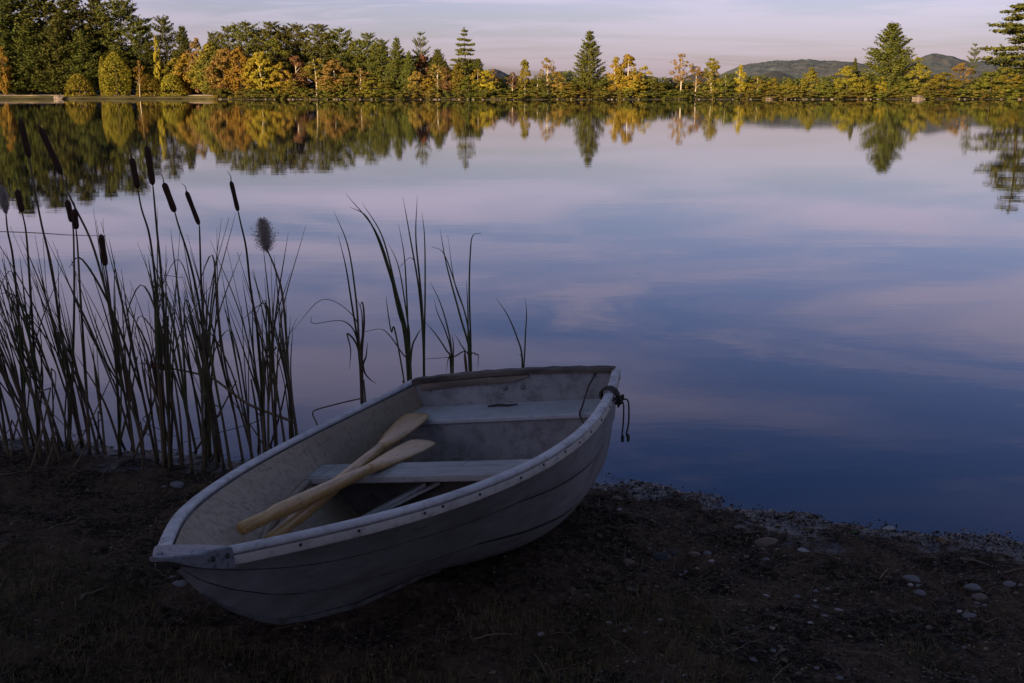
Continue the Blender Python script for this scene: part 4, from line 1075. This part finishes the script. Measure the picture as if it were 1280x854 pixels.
clump((453, 512), 6.0, [(ZL_((310, 600), (298, 430), (270, 250), (220, 125)), W1, 0), (ZL_((308, 620), (283, 450), (262, 320), (235, 210)), W1, 0),
    (ZL_((315, 640), (322, 560), (318, 480), (300, 435)), W1, 1), (ZL_((310, 600), (290, 500), (180, 440), (70, 555)), .005, 1), (ZL_((310, 620), (262, 520), (150, 525), (140, 500)), .004, 1),
    (ZL_((312, 640), (268, 560), (280, 620), (275, 690)), .005, 1), (ZL_((318, 660), (330, 700), (350, 725), (375, 742)), .005, 1), (ZL_((320, 650), (328, 520), (322, 450), (312, 470)), .006, 1), (ZL_((322, 700), (335, 640), (340, 590)), .006, 1)],
    'tattered brown clump with two green blades, left of the other clumps behind the boat', 7)
clump((512, 492), 6.1, [(ZL_((480, 600), (430, 380), (370, 200), (262, 62)), .0072, 0), (ZL_((485, 600), (440, 400), (392, 215), (320, 95)), .0072, 0), (ZL_((470, 560), (400, 290), (340, 150), (275, 110)), W1, 0),
    (ZL_((485, 580), (478, 400), (470, 280), (450, 170)), .005, 0), (ZL_((440, 560), (425, 555), (412, 480), (406, 425)), .0045, 0), (ZL_((490, 600), (480, 500), (452, 330), (415, 240)), W1, 0),
    (ZL_((485, 650), (470, 640), (400, 550), (330, 555)), .0045, 1), (ZL_((495, 640), (515, 570), (535, 540)), .005, 0), (ZL_((488, 620), (448, 480), (410, 300)), W1, 0)],
    'big green clump with blades arching far left, behind the middle of the transom side', 4)
clump((529, 492), 6.15, [(ZL_((540, 640), (525, 420), (490, 210), (466, 75)), .0068, 0), (ZL_((540, 640), (528, 400), (512, 220), (517, 70)), .007, 0), (ZL_((542, 640), (545, 400), (543, 220), (533, 130)), .006, 0), (ZL_((538, 600), (520, 380), (498, 292), (448, 330)), .0045, 0), (ZL_((540, 640), (536, 480), (525, 330)), .007, 0)],
    'narrow upright green clump with tall straight blades right beside the arching clump', 2)
clump((566, 486), 6.25, [(ZL_((640, 640), (625, 540), (598, 450), (562, 375)), .0058, 0), (ZL_((640, 650), (620, 560), (590, 490), (577, 440)), .005, 0), (ZL_((635, 660), (620, 620), (580, 560), (545, 520)), .0048, 0), (ZL_((645, 660), (645, 600), (640, 560)), .006, 1), (ZL_((640, 660), (628, 650), (620, 700)), .004, 1)],
    'short thin green clump between the upright clump and the hooked-tip clump', 2)
clump((588, 486), 6.3, [(ZL_((705, 640), (670, 500), (622, 320), (598, 190)), .0066, 0), (ZL_((708, 640), (690, 500), (650, 380), (625, 210)), .006, 0), (ZL_((700, 560), (650, 380), (610, 275), (570, 252)), .0045, 0), (ZL_((708, 640), (702, 420), (706, 270), (715, 212), (745, 205)), .0062, 0),
    (ZL_((700, 640), (697, 480), (692, 370)), .005, 0), (ZL_((690, 650), (672, 600), (648, 560)), .005, 1), (ZL_((700, 640), (640, 645), (545, 652)), .0045, 1), (ZL_((706, 650), (728, 636), (734, 640), (732, 690)), .005, 1), (ZL_((690, 690), (685, 640), (690, 610)), .006, 1)],
    'green clump with one blade hooked over at the tip, behind the middle of the transom', 3)
clump((654, 470), 6.5, [(ZL_((890, 650), (872, 575), (838, 495), (795, 432)), .0058, 0), (ZL_((898, 650), (902, 560), (906, 490), (901, 435)), .0056, 0), (ZL_((892, 660), (885, 640), (880, 635)), .004, 1)],
    'smallest clump, two blades in a V, behind the right part of the transom', 1)
o = MB().tube(crv(pix_curve([(457, 497), (430, 503), (396, 512), (391, 518), (395, 527), (400, 540)], 5.85), 26), .0042, 6).build('bent_stem', DRYL, smooth=True)
tag(o, 'dead stem bent sharply down to the water by the far side of the boat', 'stem')

# ------------------------------------------------------------------ stones, leaves and litter on the mud
peb = []
for k in range(6):
    V, Fc = ico_rock(k + 20, 3, .32, (1, .75, .5)); o = mesh_np('stone', V, Fc, STONE['grey'], smooth=True); sc.collection.objects.unlink(o); peb.append(o)
def put_stone(px, py, wpx, kind, label, group=None, flat=1.):
    p = on_plane(px, py, .12)
    for _ in range(4): p = on_plane(px, py, gz(p[0], p[1]))
    o = peb[rng.integers(6)].copy(); sc.collection.objects.link(o); s = wpx / F * np.linalg.norm(p - [0, 0, HC]) / 2
    o.location = (p[0], p[1], gz(p[0], p[1]) + s * .02 * flat); o.scale = (s, s * .95, s * flat); o.rotation_euler = (rng.uniform(-.2, .2), rng.uniform(-.2, .2), rng.uniform(-.4, .4))
    o.material_slots[0].link = 'OBJECT'; o.material_slots[0].material = STONE[kind]
    tag(o, label, 'stone', group); return o
for px, py, wp, k, lab in [(957, 678, 32, 'brown', 'flat brownish stone on the mud, largest right of the boat'), (869, 693, 18, 'brown', 'round brown stone beside a dark group of stones right of the boat'), (884, 692, 12, 'grey', 'upright grey stone touching the round brown one'),
    (827, 697, 24, 'dark', 'dark wet stone left of the round brown one'), (840, 692, 14, 'dark', 'small dark stone behind the dark wet one'), (772, 623, 13, 'brown', 'brown stone near the stern where the water starts'), (774, 637, 8, 'pale', 'little pale stone below the brown one near the stern'),
    (926, 659, 13, 'brown', 'brown stone up by the waterline, above the flat brownish one'), (1004, 688, 14, 'pale', 'pale stone right of the flat brownish one'), (957, 700, 11, 'grey', 'small grey stone just below the flat brownish one'),
    (1140, 726, 20, 'grey', 'grey oval stone left of the trio on the right edge'), (1216, 737, 20, 'grey', 'top grey stone of the trio near the right edge'), (1223, 748, 22, 'brown', 'flat brownish stone in the trio near the right edge'), (1211, 770, 16, 'grey', 'lowest grey stone of the trio near the right edge'),
    (1150, 743, 15, 'grey', 'grey stone under the oval one, lower right'), (1050, 762, 13, 'pale', 'pale oval stone at the lower right, right one of a pair'), (1029, 770, 12, 'grey', 'grey stone at the lower right, left one of a pair'), (1018, 758, 11, 'grey', 'small grey stone just above the lower right pair'),
    (1112, 764, 10, 'brown', 'small brown stone alone at the lower right'), (957, 745, 9, 'pale', 'tiny pale stone in the middle of the mud right of the boat'), (676, 793, 10, 'pale', 'pale pebble alone in the grass below the boat'), (1262, 731, 14, 'grey', 'grey stone cut close to the right edge'),
    (786, 704, 15, 'brown', 'flat brown stone right of the hull bottom'), (222, 609, 18, 'grey', 'grey stone left of the bow near the reeds'), (226, 730, 18, 'grey', 'grey stone half buried under the bow'), (216, 722, 9, 'grey', 'small stone beside the one half buried under the bow'), (1111, 661, 15, 'pale', 'white stone at the waterline on the right'), (1078, 672, 9, 'dark', 'small dark stone at the waterline on the right')]:
    put_stone(px, py, wp, k, lab, None, .8)
for i in range(115):
    px = rng.uniform(730, 1290); py = 640 + rng.uniform(0, 1) ** .8 * 200 + (px - 730) * .06
    if py > 850: continue
    put_stone(px, py, rng.uniform(3.5, 9), rng.choice(['grey', 'brown', 'pale', 'dark'], p=[.32, .38, .06, .24]), 'small pebble among many on the dark mud right of the boat', 'pebbles on the right mud')
for i in range(46):
    put_stone(rng.uniform(0, 330), rng.uniform(590, 840), rng.uniform(3, 7), rng.choice(['grey', 'brown', 'dark'], p=[.3, .3, .4]), 'small pebble on the dark mud left of the boat', 'pebbles on the left mud')

# gravel: tiny stones nobody could count, thickest along the waterline
def gravel():
    N = 44000; x = np.concatenate([rng.uniform(-3.2, 2.8, N // 2), rng.uniform(.2, 2.9, N // 2)])
    y = shore(x) - np.concatenate([rng.normal(.05, .10, N // 4), rng.uniform(-.25, 2.6, N - N // 4)])[rng.permutation(N)]
    xe = rng.uniform(.3, 1.4, 110); ye = shore(xe) + np.abs(rng.normal(0, .06, 110)); x = np.concatenate([x, xe]); y = np.concatenate([y, ye]); N = len(x)
    kk = ground_z(x, y) > -.004; kk[-110:] = True; x, y = x[kk], y[kk]; N = len(x)
    z = ground_z(x, y); s = .0014 + .0052 * rng.random(N) ** 2 * (1 + 1.2 * (rng.random(N) < .06))
    s = np.where(z < 0, s * 1.1 + .001, s); z = np.where(z < -.003, -.003 + .003 * rng.random(N), z)
    near_w = (z < .0) ; keep = (~near_w) | (rng.random(N) < .55)
    x, y, z, s = x[keep], y[keep], z[keep], s[keep]; n = len(x)
    o6 = np.array([(1, 0, 0), (-1, 0, 0), (0, 1, 0), (0, -1, 0), (0, 0, .7), (0, 0, -.7)], float)
    f8 = np.array([(0, 2, 4), (2, 1, 4), (1, 3, 4), (3, 0, 4), (2, 0, 5), (1, 2, 5), (3, 1, 5), (0, 3, 5)])
    j = rng.uniform(.6, 1.4, (n, 6, 1)); a = rng.uniform(0, 6.28, n); c, sn = np.cos(a), np.sin(a)
    P = o6[None] * j; X = P[..., 0] * c[:, None] - P[..., 1] * sn[:, None]; Yy = P[..., 0] * sn[:, None] + P[..., 1] * c[:, None]
    V = np.stack([x[:, None] + X * s[:, None], y[:, None] + Yy * s[:, None], z[:, None] + P[..., 2] * s[:, None] * .8], -1).reshape(-1, 3)
    Fq = (np.arange(n)[:, None, None] * 6 + f8[None]).reshape(-1, 3)
    M = Mat('gravel', (.06, .05, .045), .8, .15); g_ = M.n('ShaderNodeNewGeometry')
    M.col(M.mix(M.ramp(g_.outputs['Random Per Island'], .45, 1), (.018, .012, .008), (.27, .205, .15)))
    tag(mesh_np('gravel', V, Fq, M.m), kind='stuff')
gravel()
def blades(N, xf, yf, hmin, hmax, wid, mat, name, lie=0.):
    x, y = xf, yf; n = len(x); z = ground_z(x, y)
    keep = z > .012; x, y, z = x[keep], y[keep], z[keep]; n = len(x)
    h = rng.uniform(hmin, hmax, n); a = rng.uniform(0, 6.28, n); ln = rng.uniform(.3, 1.3, n) + lie
    d = np.stack([np.cos(a), np.sin(a), 0 * a], 1); sd_ = np.stack([-np.sin(a), np.cos(a), 0 * a], 1) * (wid * rng.uniform(.6, 1.4, n))[:, None]
    B = np.stack([x, y, z - .003], 1); up = np.array([0, 0, 1.])
    k1 = B + d * (h * ln * .25)[:, None] + up * (h * .55 / (1 + lie))[:, None]; k2 = B + d * (h * ln * .75)[:, None] + up * (h * .85 / (1 + 2 * lie) - h * .1 * lie)[:, None]
    V = np.stack([B - sd_, B + sd_, k1 + sd_ * .8, k1 - sd_ * .8, k2], 1).reshape(-1, 3); q = np.arange(n)[:, None] * 5
    Fq = np.concatenate([q + [0, 1, 2], q + [0, 2, 3], q + [3, 2, 4]], 1).reshape(-1, 3)
    return tag(mesh_np(name, V, Fq, mat), kind='stuff')
def grass():
    N = 60000; x = rng.uniform(-2.6, 2.4, N); y = rng.uniform(2.2, 4.3, N)
    d = shore(x) - y
    m = fbm(x * 2.1, y * 2.1, 3, 91) + .22 * np.clip((d - 1.75) / .6, -1.2, 1) - .10 * np.clip(x - .6, 0, 2)
    keep = m > .02 + rng.normal(size=N) * .04
    blades(0, x[keep], y[keep], .016, .060, .0009, foliage('grass_blades', (.055, .045, .018), (.13, .095, .045), .1, 3.), 'grass')
grass()
def litter():
    N = 2600; x = rng.uniform(-3.2, 2.8, N); y = shore(x) - rng.uniform(-.02, 2.8, N)
    blades(0, x, y, .02, .085, .0012, foliage('straw_litter', (.20, .145, .09), (.08, .058, .036), .05, 3.), 'litter', lie=4.)
litter()
# single twigs, straws and fallen leaves one can pick out
def straw(p0, p1, r, mat, label, group=None):
    a = on_plane(*p0, .1); b = on_plane(*p1, .1)
    for _ in range(3): a = on_plane(*p0, gz(a[0], a[1])); b = on_plane(*p1, gz(b[0], b[1]))
    P = [a + (b - a) * t + [0, 0, r + .004 + .01 * math.sin(t * 3.14)] for t in np.linspace(0, 1, 6)]
    P = np.array([[q[0], q[1], max(gz(q[0], q[1]) + r * .8, q[2] - .01)] for q in P]); o = a
    tag(MB().tube(crv(P, 14), np.linspace(r, r * .5, 14), 6).build('straw', mat, None, True, off=o), label, 'straw', group).location = o
straw((100, 752), (133, 736), .006, DRYL, 'thick straw lying in the grass at the lower left')
straw((60, 664), (128, 646), .0035, DRYL, 'long thin straw left of the bow')
straw((0, 595), (62, 588), .005, DRYL, 'pale straw on the mud at the left edge under the reeds')
straw((1100, 724), (1110, 712), .003, DRYL, 'short slanting straw on the mud at the right')
straw((1020, 692), (1048, 700), .004, STALK, 'bent dark straw right of the flat brownish stone')
straw((1200, 700), (1236, 708), .007, DRYL, 'short flat stick lying near the right edge')
straw((590, 800), (640, 792), .0035, DRYL, 'thin straw in the grass under the boat')
for i in range(34):
    px = rng.uniform(0, 1270); py = rng.uniform(610, 840)
    if 190 < px < 760 and py < 790: continue
    if px > 700 and py < 630 + (px - 700) * .1: continue
    a = rng.uniform(-.5, .5); L = rng.uniform(14, 42); straw((px, py), (px + L * math.cos(a), py + L * math.sin(a) * .5), rng.uniform(.0014, .003), DRYL if rng.random() < .5 else STALK, 'thin straw scattered on the dark shore', 'straws on the shore')
def fallen_leaf(px, py, wpx, col, label):
    p = on_plane(px, py, .08)
    for _ in range(3): p = on_plane(px, py, gz(p[0], p[1]))
    s = wpx / F * np.linalg.norm(p - [0, 0, HC]) / 2; R = []
    for t in np.linspace(-1, 1, 9):
        w_ = s * .6 * (1 - t * t) ** .7 + .0008; R.append([(s * t, -w_, .012 + .006 * t * t), (s * t, 0, .005), (s * t, w_, .010), (s * t, 0, .0035)])
    o = MB().rings(R).build('fallen_leaf', simple('leaf_' + label.split()[0], col, tuple(c * .6 for c in col), 60), None, True)
    o.location = (p[0], p[1], max(gz(p[0], p[1]), .0)); o.rotation_euler = (rng.uniform(-.1, .1), .1, rng.uniform(-.6, .6)); tag(o, label, 'leaf')
fallen_leaf(1178, 679, 15, (.22, .12, .03), 'orange fallen leaf near the waterline at the right')
fallen_leaf(1068, 668, 11, (.05, .12, .03), 'green fallen leaf at the waterline')
fallen_leaf(790, 740, 22, (.10, .07, .05), 'brown fallen leaf on the mud below the stern side')
fallen_leaf(1010, 664, 14, (.14, .10, .04), 'tan fallen leaf by the waterline right of the boat')
